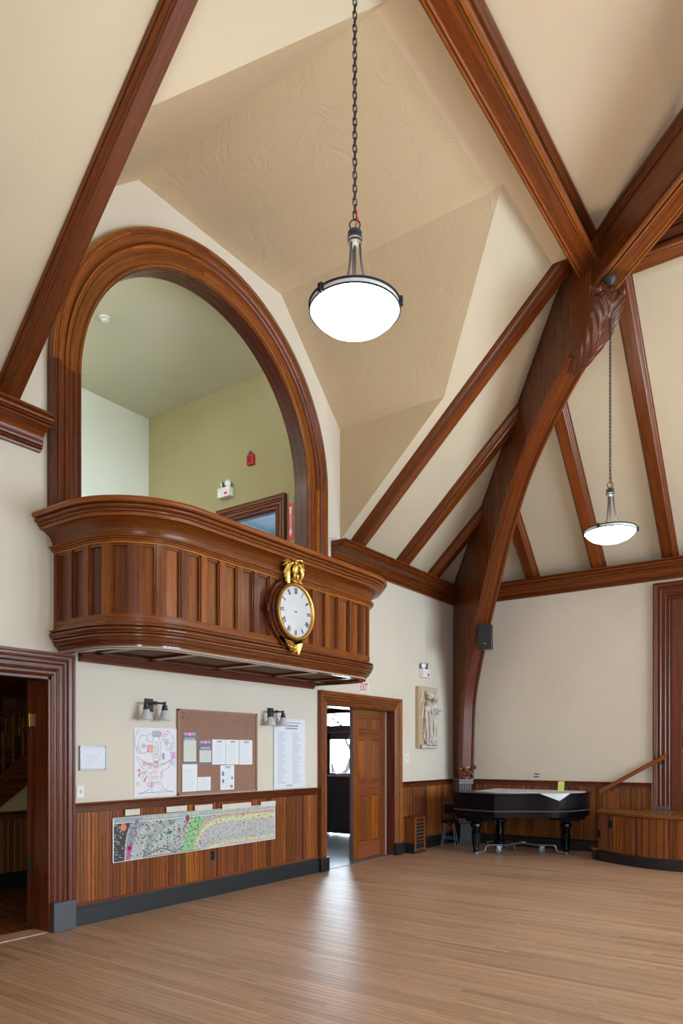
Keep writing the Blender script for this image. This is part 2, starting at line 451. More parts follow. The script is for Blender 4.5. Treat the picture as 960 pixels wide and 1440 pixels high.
wall_near = struct('wall_near', MB().prism([[(XL, 0), (XR, 0), (XR, ZC), (XL, ZC)]] + [[(a, 1.1), (b, 1.1), (b, 4.1), (a, 4.1)] for a, b in NW], (0, YN, 0), X_, Z_, -Y_, .25), CREAM, smooth=0)
def window(n, P, U, N, a, b, z0, z1):
    t = thing('window_%d' % n, kind='structure', loc=tuple(V3(P) + V3(U) * a + V3((0, 0, z0))))
    P, U, N = V3(P), V3(U), V3(N)
    fr = MB()
    for q in (a + .04, b - .04): fr.obox(P + U * q + Z_ * (z0 + z1) / 2 + N * .1, Z_ * (z1 - z0) / 2, U * .04, N * .05)
    for q in (z0 + .04, z1 - .04): fr.obox(P + U * (a + b) / 2 + Z_ * q + N * .1, U * (b - a) / 2, Z_ * .04, N * .05)
    obj('window_frame', fr, OAK, t)
    obj('transom_bar', MB().obox(P + U * (a + b) / 2 + Z_ * (z0 + (z1 - z0) * .62) + N * .1, U * (b - a - .16) / 2, Z_ * .04, N * .04), OAK, t)
    obj('mullion', MB().obox(P + U * (a + b) / 2 + Z_ * (z0 + z1) / 2 + N * .1, Z_ * (z1 - z0 - .16) / 2, U * .02, N * .03), OAK, t)
    obj('window_sill', MB().obox(P + U * (a + b) / 2 + Z_ * (z0 - .02) - N * .04, U * (b - a + .2) / 2, Z_ * .02, N * .1), OAK, t)
for i, (a, b) in enumerate(WIN): window(i + 1, (XR, 0, 0), (0, 1, 0), (1, 0, 0), a, b, 1.1, 4.1)
for i, (a, b) in enumerate(NW): window(i + 5, (0, YN, 0), (1, 0, 0), (0, -1, 0), a, b, 1.1, 4.1)

# ceilings: slopes above the walls, upper ceiling, dormer over the gallery arch
xb = -3.06; zb = 7.856; dB = xb - XL     # break line
k_in = 0.15
def zp(x): return zb + k_in * (x - xb)
G1, G0 = (xb, 7.273, zb), (xb, 4.972, zb)
xl_ = XL + (6.635 - ZC) / MS
F1, F0 = (-3.2, 7.295, 7.835), (-3.2, 4.95, 7.835)
xs_ = XL + (6.515 - ZC) / MS
def quad_mesh(name, pts, mat):
    return struct(name, MB().face(pts) or None, mat) if 0 else struct(name, _fm(pts), mat, smooth=0)
def _fm(polys):
    m = MB()
    for p in polys:
        if len(p) <= 4: m.face(p)
        else:
            # planar polygon, triangulated
            n = V3((0, 0, 0)); c = sum((V3(q) for q in p), V3((0, 0, 0))) / len(p)
            for i in range(len(p)): n += (V3(p[i]) - c).cross(V3(p[(i + 1) % len(p)]) - c)
            n.normalize(); U = (V3(p[1]) - V3(p[0])).normalized(); W = n.cross(U)
            for t in tessellate_polygon([[V3(((V3(q) - c).dot(U), (V3(q) - c).dot(W), 0)) for q in p]]): m.face([p[i] for i in t])
    return m
def _smoothcant():
    m = MB(); a, b, c, d, e = (XL, 8.65, 6.515), (xs_, 8.65, 6.515), G1, F1, (XL, 7.295, 7.835)
    m.add([a, b, c, d, e], [(0, 1, 2, 3, 4)], [[(0, 0)] * 5]); return m
hipN = (xb, YF - dB, zb)
HX, HY = XR, YN
quad_mesh('ceiling', [[(XL, YN, ZC), (XL, 3.585, ZC), (xl_, 3.585, 6.635), G0, (xb, YN, zb)],
                      [(XL, 8.65, ZC), (XL, YF, ZC), hipN, G1, (xs_, 8.65, 6.515)],
                      [(XL, YF, ZC), (XR, YF, ZC), (XR, YF - dB, zb), hipN],
                      [(XR, YF, ZC), (XR, YN, ZC), (-xb, YN, zb), (-xb, YF - dB, zb)]], SLOPE)
xr_ = -1.45; zr_ = zp(xr_); zt_ = zr_ + .55 * 1.45
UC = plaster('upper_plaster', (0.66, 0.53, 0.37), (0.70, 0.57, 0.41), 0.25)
quad_mesh('ceiling', [[(xb, YN, zb), G0, F0, F1, G1, hipN, (xr_, YF - dB - (xr_ - xb), zr_), (xr_, YN, zr_)],
                      [hipN, (-xb, YF - dB, zb), (-xr_, YF - dB - (xr_ - xb), zr_), (xr_, YF - dB - (xr_ - xb), zr_)],
                      [(xr_, YN, zr_), (xr_, YF - dB - (xr_ - xb), zr_), (0, YF - dB - (0 - xb), zt_), (0, YN, zt_)],
                      [(xr_, YF - dB - (xr_ - xb), zr_), (-xr_, YF - dB - (xr_ - xb), zr_), (0, YF - dB + xb, zt_)],
                      [(-xr_, YN, zr_), (-xr_, YF - dB - (xr_ - xb), zr_), (0, YF - dB + xb, zt_), (0, YN, zt_)],
                      [(-xb, YN, zb), (-xb, YF - dB, zb), (-xr_, YF - dB - (xr_ - xb), zr_), (-xr_, YN, zr_)]], UC)
quad_mesh('ceiling', [[(XL, 8.65, ZC), (XL, 8.65, 6.515), (xs_, 8.65, 6.515)], [(XL, 3.585, ZC), (XL, 3.585, 6.635), (xl_, 3.585, 6.635)],
                      [(XL, 3.585, 6.635), (xl_, 3.585, 6.635), G0, F0, (XL, 4.95, 7.835)],
                      [(XL, 7.295, 7.835), (XL, 4.95, 7.835), F0, F1]], TAN)
struct('ceiling', MB().add and _smoothcant(), TAN, smooth=80)
_gb = [(x, ZC if abs(x) > 6 else 0) for x in ()]
struct('wall_near', _fm([[(XL, YN, ZC), (XR, YN, ZC), (-xb, YN, zb), (-xr_, YN, zr_), (0, YN, zt_), (xr_, YN, zr_), (xb, YN, zb)]]), CREAM, smooth=0)

# mouldings --------------------------------------------------------
CORN = [(0, 0), (.040, 0), (.044, .014), (.040, .024), (.058, .026), (.058, .044), (.050, .050), (.074, .054), (.078, .070), (.070, .078)] + arc2(.165, .085, .095, 180, 92, 7, .095) + [(.165, .182), (.205, .182), (.205, .200), (.192, .206), (.222, .208), (.222, .222), (.212, .228)] + arc2(.222, .246, .020, -90, 60, 5) + [(.228, .268), (.262, .270), (.262, .292), (0, .292)]
zc0 = 4.515
def cornice(name, A, B, N, parent=None):
    return struct(name, MB().sweep(CORN, [(A, N, Z_), (B, N, Z_)]), BEAM, parent)
cornice('trim_1', (XL, YN, zc0), (XL, 3.80, zc0), X_)
cornice('trim_2', (XL, 8.42, zc0), (XL, YF, zc0), X_)
cornice('trim_3', (XL, YF, zc0), (XR, YF, zc0), -Y_)
cornice('trim_4', (XR, YN, zc0), (XR, YF, zc0), -X_)
RAIL = [(0, 0), (.018, 0), (.018, .05), (.03, .055), (.03, .066), (.04, .075), (.045, .085), (.045, .1), (0, .1)]
BASE = [(0, 0), (.035, 0), (.035, .165), (.028, .175), (.022, .185), (.02, .195), (.012, .205), (0, .205)]
def plank_mesh(w, h, U, N, name):
    p = [(0, 0), (0, .0125), (.002, .015), (w / 2 - .006, .015), (w / 2 - .004, .012), (w / 2, .0145), (w / 2 + .004, .012), (w / 2 + .006, .015), (w - .002, .015), (w, .0125), (w, 0)]
    return MB().sweep(p, [((0, 0, 0), U, N), ((0, 0, h), U, N)])
def wainscot(parent, P0, U, N, a, b, w, ends, z0=.2, z1=1.12, nb=0):
    """rail, baseboard and single tongue-and-groove planks between a and b along U"""
    P0, U, N = V3(P0), V3(U), V3(N)
    n = max(1, round((b - a) / w)); w = (b - a) / n
    proto = None
    for i in range(n):
        loc = P0 + U * (a + i * w) + Z_ * z0 - wl(parent)
        if proto is None:
            proto = obj('plank', plank_mesh(w - .0015, z1 - z0, U, N, 'plank'), BEAD, parent); proto.location = loc
            # obj() shifted the mesh by the parent's own place: undo it
            off = wl(parent)
            for v in proto.data.vertices: v.co += off
        else:
            c = proto.copy(); COL.objects.link(c); c.location = loc; c.parent = parent
def wain_band(nm, P0, U, N, a, b):
    P0, U, N = V3(P0), V3(U), V3(N)
    struct(nm[0], MB().sweep(RAIL, [(P0 + U * a + Z_ * 1.11, N, Z_), (P0 + U * b + Z_ * 1.11, N, Z_)]), OAKD)
    t = struct(nm[1], MB().sweep(BASE, [(P0 + U * a, N, Z_), (P0 + U * b, N, Z_)]), SLATE if nm[2] else BLACK)
    struct('bead', MB().sweep([(0, 0), (.03, 0), (.03, .01), (.015, .022), (0, .022)], [(P0 + U * a + Z_ * .2, N, Z_), (P0 + U * b + Z_ * .2, N, Z_)]), OAK, t)
for a, b, nm in ((4.14, 8.10, ('trim_5', 'baseboard_left', 1)), (10.35, YF, ('trim_6', 'baseboard_left', 0))):
    wainscot(wall_left, (XL, 0, 0), Y_, X_, a, b, .087, 0)
    wain_band(nm, (XL, 0, 0), Y_, X_, a, b)
wainscot(wall_far, (0, YF, 0), X_, -Y_, XL, -2.66, .087, 0)
wain_band(('trim_7', 'baseboard_far', 0), (0, YF, 0), X_, -Y_, XL, -2.66)

CAS = [(0, 0), (0, .03), (.012, .038), (.024, .03), (.03, .024), (.05, .024), (.056, .034), (.066, .04), (.076, .034), (.082, .028), (.115, .028), (.12, .036), (.132, .046), (.145, .046), (.15, .036), (.158, .036), (.165, .052), (.185, .06), (.2, .06), (.208, .07), (.23, .07), (.23, 0)]
def casing(parent, P0, U, N, a, b, z0, z1, w, mat, plinth=.28, pm=PLIN, dk=1.0):
    P0, U, N = V3(P0), V3(U), V3(N)
    pr = [(p * w / .23, q * dk) for p, q in CAS]
    pt = lambda q, zz: P0 + U * q + Z_ * zz
    zb_ = z0 + plinth
    if a is not None: obj('casing_jamb', MB().sweep(pr, [(pt(a, zb_), -U, N), (pt(a, z1), Z_ - U, N)]), mat, parent)
    if b is not None: obj('casing_jamb', MB().sweep(pr, [(pt(b, zb_), U, N), (pt(b, z1), Z_ + U, N)]), mat, parent)
    a_ = a if a is not None else a
    obj('casing_head', MB().sweep(pr, [(pt(a, z1), Z_ - U, N), (pt(b, z1), Z_ + U, N)]), mat, parent)
    if plinth:
        for q, s in ((a, -1), (b, 1)):
            obj('plinth_block', MB().obox(pt(q, z0 + plinth / 2) + U * s * (w / 2) + N * .038, Z_ * plinth / 2, U * (w / 2 + .004), N * .04), pm, parent, bevel=.004)

# doorway to the stair hall -----------------------------------------
d1 = thing('door_1', kind='structure', loc=(XL, 3.2, 0))
casing(d1, (XL, 0, 0), Y_, X_, 2.55, 3.91, 0, 2.425, .23, OAKD)
jm = MB(); jm.box((XL - .24, 3.885, 0), (XL + .02, 3.915, 2.425)); jm.box((XL - .24, 2.545, 0), (XL + .02, 2.575, 2.425))
jm.box((XL - .24, 2.55, 2.4), (XL + .02, 3.91, 2.43), 'y'); obj('jamb_lining', jm, OAKD, d1)
lf = obj('door_leaf', MB().box((XL - .31, 3.865, .012), (XL - .265, 4.75, 2.40)), OAKD, d1)
for zz, m_ in ((2.02, BRASS), (.62, IRON)):
    h = MB(); h.box((XL - .30, 3.858, zz - .06), (XL - .262, 3.866, zz + .06)); h.box((XL - .262, 3.86, zz - .06), (XL - .24, 3.882, zz + .06))
    h.tube([(XL - .262, 3.86, zz - .065), (XL - .262, 3.86, zz + .065)], .008, 8); obj('hinge', h, m_, lf)
obj('threshold', MB().box((XL - .22, 2.56, 0), (XL + .01, 3.9, .008), 'y'), FLOOR, d1)

# doorway to the vestibule with its sliding door ---------------------
d2 = thing('door_2', kind='structure', loc=(XL, 9.2, 0))
casing(d2, (XL, 0, 0), Y_, X_, 8.28, 10.17, 0, 2.415, .185, OAK, .2, BLACK)
jm = MB(); jm.box((XL - .30, 8.255, 0), (XL + .02, 8.283, 2.415)); jm.box((XL - .13, 10.167, 0), (XL + .02, 10.19, 2.415))
jm.box((XL - .30, 8.28, 2.39), (XL + .02, 10.17, 2.42), 'y'); obj('jamb_lining', jm, OAKD, d2)
def panel_leaf(name, parent, O, U, N, w, h, cols, rows, th=.045, mat=OAK, st=.11):
    """stile-and-rail door: rows = [(z0,z1)..], cols = [(a0,a1)..]; O bottom corner, N towards the viewer"""
    O, U, N = V3(O), V3(U), V3(N)
    lf = obj(name, MB().obox(O + U * w / 2 + Z_ * h / 2 - N * .012, Z_ * h / 2, U * w / 2, N * (th / 2 - .012)), mat, parent)
    def bar(nm, a0, a1, b0, b1, g):
        c = O + U * (a0 + a1) / 2 + Z_ * (b0 + b1) / 2 + N * .0
        X, Y = (Z_ * (b1 - b0) / 2, U * (a1 - a0) / 2) if g == 'z' else (U * (a1 - a0) / 2, Z_ * (b1 - b0) / 2)
        obj(nm, MB().obox(c + N * (th / 2 - .004), X, Y, N * .008), mat, lf, bevel=.002)
    bar('stile', 0, cols[0][0], 0, h, 'z'); bar('stile', cols[-1][1], w, 0, h, 'z')
    zs = [0] + [v for r in rows for v in r] + [h]
    for k in range(0, len(zs), 2): bar('rail', cols[0][0], cols[-1][1], zs[k], zs[k + 1], 'x')
    for i in range(len(cols) - 1):
        for r in rows: bar('mullion', cols[i][1], cols[i + 1][0], r[0], r[1], 'z')
    for c0, c1 in cols:
        for r0, r1 in rows:
            m = MB(); c = O + U * (c0 + c1) / 2 + Z_ * (r0 + r1) / 2 + N * (th / 2 - .014)
            a, b = (c1 - c0) / 2, (r1 - r0) / 2
            V = [c + U * x * a + Z_ * y * b for x, y in ((-1, -1), (1, -1), (1, 1), (-1, 1))]
            Wd = [c + U * x * (a - .03) + Z_ * y * (b - .03) + N * .010 for x, y in ((-1, -1), (1, -1), (1, 1), (-1, 1))]
            f = [(4, 5, 6, 7), (0, 1, 5, 4), (1, 2, 6, 5), (2, 3, 7, 6), (3, 0, 4, 7)]
            vs = V + Wd
            m.add(vs, f, [[((vs[i] - O).z, (vs[i] - O).dot(U)) for i in g] for g in f])
            obj('panel', m, mat, lf)
            mo = MB(); e = .012
            P4 = [(c + U * x * a + Z_ * y * b, x, y) for x, y in ((-1, -1), (1, -1), (1, 1), (-1, 1))]
            mo.sweep([(0, 0), (0, .012), (e * .4, .014), (e, .004), (e, 0)], [(p, -U * x - Z_ * y, N) for p, x, y in P4], loop=True)
            obj('panel_moulding', mo, OAKD, lf)
    return lf
sl = panel_leaf('door_leaf', d2, (XL - .19, 9.2, .012), Y_, X_, 1.02, 2.39, [(.17, .39), (.57, .79)],
                [(.27, 1.01), (1.26, 1.90), (2.06, 2.25)], .05)
obj('edge_plate', MB().box((XL - .2, 9.195, .012), (XL - .14, 9.2, 2.4)), STEEL, sl)
obj('threshold', MB().box((XL - .3, 8.28, 0), (XL, 10.17, .006), 'y'), VFLOOR, d2)

# vestibule behind it: grey floor, dark panelled front doors and transoms to the outside
VY = 12.07
struct('floor', MB().box((-10.6, 7.9, -.1), (XL - .22, 12.3, 0), 'y'), VFLOOR)
struct('ceiling', MB().box((-10.6, 7.9, 2.62), (XL - .22, 12.3, 2.72), 'x'), OAKD)
struct('wall_left', MB().box((-10.7, 7.9, 0), (-10.6, 12.3, 2.7)), OAKD)
struct('wall_near', MB().box((-10.6, 7.85, 0), (XL - .22, 7.95, 2.7)), OAKD)
vd = thing('door_4', kind='structure', loc=(-8.6, VY, 0))
fr = MB(); 
for a, b in ((-10.6, -10.35), (-9.08, -9.02), (-7.9, -7.75), (-6.6, -6.4)): fr.box((a, VY, 0), (b, VY + .12, 2.62))
for a, b in ((2.10, 2.27), (2.53, 2.65)): fr.box((-10.6, VY, a), (-6.4, VY + .12, b), 'x')
obj('door_frame', fr, BLACK, vd)
for a, b in ((-10.35, -9.08), (-9.02, -7.9), (-7.75, -6.6)):
    lf = obj('door_leaf', MB().box((a, VY + .02, .02), (b, VY + .07, 1.20)), BLACK, vd)
    m = MB(); m.box((a, VY + .02, 1.20), (a + .09, VY + .07, 2.1)); m.box((b - .3, VY + .02, 1.20), (b, VY + .07, 2.1)); m.box((a, VY + .02, 1.98), (b, VY + .07, 2.1), 'x'); m.box((a, VY + .02, 1.2), (b, VY + .07, 1.28), 'x')
    obj('glazing_frame', m, BLACK, lf)
    obj('pane', MB().box((a + .09, VY + .04, 1.28), (b - .3, VY + .046, 1.98)), GLASS, lf)
    obj('pane', MB().box((a, VY + .05, 2.27), (b, VY + .056, 2.53)), GLASS, lf)
    obj('push_bar', MB().tube([(a + .1, VY - .05, 2.13), (b - .1, VY - .05, 2.13)], .012), STEEL, lf)
    obj('ledge', MB().box((a, VY - .06, 1.205), (b, VY + .02, 1.25), 'x'), STEEL, lf)
    for q in (.1, .5, .85): obj('raised_panel', MB().box((a + .1, VY - .002, q), (b - .1, VY + .02, q + .28)), BLACK, lf, bevel=.008)
    obj('closer', MB().box((b - .5, VY - .05, 2.0), (b - .3, VY + .02, 2.06)), STEEL, lf)
tr = thing('street_tree', 'bare snowy tree seen through the front door glass of the vestibule', 'tree', (-14.6, 20, -1))
bt = MB(); rnd = random.Random(5)
def branch(m, p, d, L, r, k):
    q = p + d * L; m.tube([p, (p + q) / 2 + V3((rnd.uniform(-.1, .1), 0, rnd.uniform(-.1, .1))) * L, q], [r, r * .8, r * .6], 5)
    if k:
        for _ in range(3):
            branch(m, q, (d + V3((rnd.uniform(-1.1, 1.1), rnd.uniform(-.3, .3), rnd.uniform(-.6, .6)))).normalized(), L * .72, r * .62, k - 1)
branch(bt, V3((-14.6, 20, -1)), V3((.05, 0, 1)), 1.7, .16, 5)
obj('branches', bt, BARK, tr)

# stair hall -----------------------------------------------------------
struct('floor', MB().box((-10.9, .5, -.1), (XL - .22, 6.2, -.002), 'x'), OAK)
struct('ceiling', MB().box((-10.9, .5, 2.56), (XL - .22, 6.2, 2.62), 'x'), OAKD)
struct('wall_near', MB().box((-10.9, .4, 0), (XL - .22, .5, 2.6)), YELL)
SX = -8.6
sw = struct('wall_left', MB().prism([[(1.0, 0), (6.2, 0), (6.2, 2.35), (4.62, 0.97), (1.0, .97)]], (SX, 0, 0), Y_, Z_, -X_, .1), YELL, smooth=0)
wainscot(sw, (SX, 0, 0), Y_, X_, 3.4, 6.2, .087, 0, .2, .88)
obj('rail', MB().sweep(RAIL, [((SX, 3.4, .87), X_, Z_), ((SX, 6.2, .87), X_, Z_)]), OAKD, sw)
struct('baseboard_left', MB().sweep(BASE, [((SX, 1, 0), X_, Z_), ((SX, 6.2, 0), X_, Z_)]), BLACK)
struct('wall_far', MB().box((-10.9, 6.2, 0), (XL - .22, 6.3, 2.6)), OAKD)
bw = struct('wall_left', MB().box((-10.0, .5, 0), (-9.9, 6.2, 2.6)), OAKD)
wainscot(bw, (-9.9, 0, 0), Y_, X_, 3.2, 6.2, .1, 0, .2, 2.5)
st = thing('staircase', 'dark oak staircase with turned balusters seen through the left doorway', 'staircase', (SX, 4.6, 0))
def stz(y): return (y - 4.62) * .73
obj('stringer', MB().prism([[(3.9, stz(3.9) + .95), (6.2, stz(6.2) + .95), (6.2, stz(6.2) + 1.36), (3.9, stz(3.9) + 1.36)]], (SX, 0, 0), Y_, Z_, X_, .04, 'u'), OAKD, st)
for k in range(-3, 6):
    y0 = 4.82 + .26 * k; zt = 1.373 + .19 * k
    obj('tread', MB().box((SX - 1.2, y0 - .03, zt - .035), (SX + .07, y0 + .28, zt), 'x'), OAKD, st, bevel=.006)
    obj('riser', MB().box((SX - 1.2, y0, zt - .19), (SX + .02, y0 + .02, zt - .035), 'x'), OAKD, st)
BAL = [(0, 0), (.022, 0), (.022, .2), (.02, .21), (.012, .22), (.02, .24), (.021, .255), (.012, .27), (.02, .29), (.02, .30), (.011, .31), (.015, .34), (.021, .40), (.018, .46), (.013, .56), (.012, .60), (.018, .62), (.012, .64), (.02, .66), (.02, .78), (0, .78)]
bp = None
for k in range(-2, 8):
    y0 = 4.79 + .13 * k; zt = 1.373 + .19 * math.floor((y0 - 4.80) / .26)
    m = MB().lathe([(r * 1.15, q) for r, q in BAL], (SX + .0, y0, zt), 10)
    obj('baluster', m, OAK, st)
obj('handrail', MB().sweep([(-.03, 0), (.03, 0), (.035, .03), (.02, .055), (-.02, .055), (-.035, .03)], [((SX, 3.9, stz(3.9) + 2.0), X_, Z_), ((SX, 6.2, stz(6.2) + 2.0), X_, Z_)]), OAKD, st)

# gallery room behind the arch ------------------------------------------
GX, GY, GZ = -9.87, 8.1, 7.465
struct('floor', MB().box((GX, 2.9, 2.66), (XL - .2, GY, 2.8), 'y'), OAKD)
struct('ceiling', MB().box((GX - .1, 2.9, GZ), (XL - .22, GY + .1, GZ + .1), 'y'), GALC, smooth=0)
struct('wall_left', MB().box((GX - .1, 2.9, 2.7), (GX, GY + .1, GZ)), PALE, smooth=0)
struct('wall_near', MB().box((GX, 2.8, 2.7), (XL - .22, 2.9, GZ)), PALE, smooth=0)
gd = (-7.98, -6.97, 2.8, 5.328)
struct('wall_far', MB().prism([[(GX, 2.7), (gd[0], 2.7), (gd[0], gd[3]), (gd[1], gd[3]), (gd[1], 2.7), (XL - .2, 2.7), (XL - .2, GZ), (GX, GZ)]], (0, GY, 0), X_, Z_, Y_, .07), GREEN, smooth=0)
d5 = thing('door_5', kind='structure', loc=(-7.5, GY, 2.8))
casing(d5, (0, GY, 0), X_, -Y_, gd[0], gd[1], 2.8, gd[3], .2, OAKD, 0)
jm = MB(); jm.box((gd[0] - .01, GY, 2.8), (gd[0] + .02, GY + .08, gd[3])); jm.box((gd[1] - .015, GY, 2.8), (gd[1] + .01, GY + .08, gd[3])); jm.box((gd[0], GY, gd[3] - .015), (gd[1], GY + .08, gd[3] + .01), 'x')
obj('jamb_lining', jm, OAKD, d5)
BLUEW = plaster('landing_plaster', (0.55, 0.62, 0.68), (0.58, 0.65, 0.71), .1)
struct('wall_far', MB().box((-9.5, 10.8, 2.7), (XL - .24, 10.9, 6.2)), BLUEW, smooth=0)
struct('wall_left', MB().box((-9.5, GY + .07, 2.7), (-9.4, 10.9, 6.2)), BLUEW, smooth=0)
struct('ceiling', MB().box((-9.5, GY + .07, 6.1), (XL - .24, 10.9, 6.2)), BLUEW, smooth=0)
struct('wall_right', MB().box((XL - .25, GY + .07, 2.72), (XL - .22, 10.9, 6.2)), BLUEW, smooth=0)
struct('floor', MB().box((-9.5, GY + .07, 2.72), (XL - .24, 10.9, 2.8)), OAKD)

# moulded trim round the great arch ---------------------------------------
ga = thing('trim_8', kind='structure', loc=(XL, ACY, 2.86))
AP = [(0, 0), (0, .02), (.008, .032), (.022, .036), (.034, .03), (.036, .022), (.075, .022), (.078, .03), (.084, .03), (.087, .022), (.128, .022), (.131, .03), (.137, .03), (.14, .022), (.165, .022),
      (.172, .045), (.185, .06), (.198, .064), (.205, .058), (.21, .046)] + arc2(.262, .046, .048, 180, 90, 5, .045) + [(.268, .1), (.28, .1), (.285, .108)] + arc2(.305, .108, .02, 180, 0, 6) + [(.335, .108), (.34, .1), (.355, .1), (.355, 0)]
def arch_seg(a0, a1, n=14):
    fr = []
    for i in range(n + 1):
        t = math.radians(a0 + (a1 - a0) * i / n); d = Y_ * math.cos(t) + Z_ * math.sin(t)
        fr.append((V3((XL, ACY, ACZ)) + d * ACR, d, X_))
    return MB().sweep(AP, fr)
for a0, a1 in ((180, 128), (128, 95), (95, 42), (42, 0)): obj('arch_moulding', arch_seg(a0, a1), OAK if a0 != 95 else OAK, ga)
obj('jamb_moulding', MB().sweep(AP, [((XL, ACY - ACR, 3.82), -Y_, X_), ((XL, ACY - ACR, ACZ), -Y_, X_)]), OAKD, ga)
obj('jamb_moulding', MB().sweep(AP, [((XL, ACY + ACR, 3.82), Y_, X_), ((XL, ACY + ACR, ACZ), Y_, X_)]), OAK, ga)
lin = [(0, 0), (.012, 0), (.012, .22), (0, .22)]
fr = [((XL - .22, ACY - ACR, 2.86), Y_, X_)] + [(V3((XL - .22, ACY, ACZ)) + (Y_ * math.cos(t) + Z_ * math.sin(t)) * ACR, -(Y_ * math.cos(t) + Z_ * math.sin(t)), X_) for t in [PI * (1 - k / 44) for k in range(45)]] + [((XL - .22, ACY + ACR, 2.86), -Y_, X_)]
obj('reveal_lining', MB().sweep(lin, fr), OAKD, ga)

# ================================================================== TIMBERWORK
def timber(name, A, B, up, label, group, w=.15, core=.095, d=.165, mat=BEAM, cat='beam'):
    """straight moulded timber from A to B lying against a surface whose outward normal is -up; parts run full length"""
    A, B = V3(A), V3(B); t = (B - A).normalized(); N = V3(up); N = (N - t * N.dot(t)).normalized(); S = t.cross(N)
    e = thing(name, label, cat, tuple(A), group)
    fr = [(A, S, N), (B, S, N)]
    obj('backing_board', MB().sweep([(-w, -.03), (w, -.03), (w, .035), (-w, .035)], fr), mat, e)
    obj('soffit_board', MB().sweep([(-core, .03), (core, .03), (core, d - .02), (core - .012, d - .008), (core - .012, d), (-core + .012, d), (-core + .012, d - .008), (-core, d - .02)], fr), mat, e)
    for s in (-1, 1):
        p = [(core, .03), (w - .012, .03), (w - .012, .045), (w - .022, .055), (core + .022, .062), (core + .010, .08), (core, .09)]
        p = [(s * a, b) for a, b in p]
        obj('edge_moulding', MB().sweep(p if s > 0 else p[::-1], fr), OAKD if w > .14 else mat, e)
    return e
nA = V3((MS, 0, -1)).normalized(); nB = V3((0, -MS, -1)).normalized()
def onslopeA(d, y): return V3((XL + d, y, ZC + MS * d))
def onslopeB(x, d): return V3((x, YF - d, ZC + MS * d))
e0 = 0.0
GA = 'moulded rafters on the slope above the left wall'; GB = 'moulded rafters on the slope above the far wall'
rw_ = dict(w=.125, core=.085, d=.15)
timber('rafter', onslopeA(.0, 3.45), onslopeA(3.0, 3.45), nA, 'moulded oak rafter rising left of the great arch, leftmost in the photo', GA, w=.11, core=.075, d=.13)
timber('rafter', onslopeA(e0, 8.98), onslopeA(3.3, 8.98), nA, 'longest oak rafter of the left slope, bordering the dormer right of the great arch', GA, **rw_)
timber('rafter', onslopeA(e0, 10.30), onslopeA(2.25, 10.30), nA, 'middle one of the three oak rafters between the dormer and the corner truss', GA, **rw_)
timber('rafter', onslopeA(e0, 11.38), onslopeA(1.2, 11.38), nA, 'shortest oak rafter on the left slope, next to the corner truss', GA, **rw_)
timber('rafter', onslopeB(-4.66, e0), onslopeB(-4.66, 1.45), nB, 'shortest oak rafter on the far slope, right beside the corner truss', GB, **rw_)
timber('rafter', onslopeB(-3.50, e0), onslopeB(-3.50, 2.5), nB, 'middle oak rafter of the far slope, passing behind the smaller pendant lamp', GB, **rw_)
timber('rafter', onslopeB(-2.37, e0), onslopeB(-2.37, 3.3), nB, 'long oak rafter at the right of the far slope, meeting the tie beam', GB, **rw_)

def tie(name, A, B, zt, zb_, label, web=.075, cap=.15):
    A, B = V3(A), V3(B); t = (B - A).normalized(); S = t.cross(Z_).normalized()
    e = thing(name, label, 'beam', (A.x, A.y, zb_), 'heavy moulded ceiling beams meeting at the corner truss')
    fr = lambda zz: [(V3((A.x, A.y, zz)), S, Z_), (V3((B.x, B.y, zz)), S, Z_)]
    h = zt - zb_
    obj('web_board', MB().sweep([(-web, 0), (web, 0), (web, h - .1), (-web, h - .1)], fr(zb_ + .1)), BEAM, e)
    c3 = cap * .52
    obj('bottom_board', MB().sweep([(-c3, .004), (c3, .004), (c3, .05), (-c3, .05)], fr(zb_)), BEAM, e)
    for s in (-1, 1):
        p = [(c3 - .004, .0), (c3 + .012, -.006), (c3 + .018, .004), (c3 + .022, .018), (c3 + .032, .018), (c3 + .036, .002), (cap - .018, .002), (cap - .012, .012), (cap, .016), (cap, .045), (cap - .012, .055), (c3 - .004, .055)]
        obj('bottom_fillet', MB().sweep([(s * a, b) for a, b in (p if s > 0 else p[::-1])], fr(zb_)), OAK, e)
    for s in (-1, 1):
        p = [(web, .05), (cap - .02, .05), (cap - .02, .065), (cap - .035, .07), (cap - .04, .085)] + arc2(cap - .04, .12, .035, -90, -180, 4) + [(web + .015, .13), (web + .015, .15), (web, .155)]
        obj('bottom_moulding', MB().sweep([(s * a, b) for a, b in (p if s > 0 else p[::-1])], fr(zb_)), OAKD, e)
        q = [(web, 0), (web + .02, 0), (web + .02, .02), (web + .035, .035), (web + .035, .06), (web + .055, .08), (web + .055, .12), (web, .12)]
        obj('top_moulding', MB().sweep([(s * a, b) for a, b in (q if s > 0 else q[::-1])], fr(zt - .12)), BEAM, e)
    return e
ND = V3((-2.62, 9.08, 0))
tie('ceiling_beam', (-2.60, 9.2, 0), (-2.60, YN, 0), zp(-2.6) + .03, z(5.87), 'heavy moulded oak beam running overhead toward the camera from the truss head')
tie('ceiling_beam', (-2.75, 9.07, 0), (3.2, 9.07, 0), zp(-2.6) + .03, z(5.87), 'heavy moulded oak beam running right from the truss head along the far slope')
tie('ceiling_beam', (-2.86, 9.30, 0), (2.9, 3.54, 0), zp(-2.4) + .02, z(5.60), 'deepest oak beam, running diagonally to the upper right from the truss head', .09, .16)

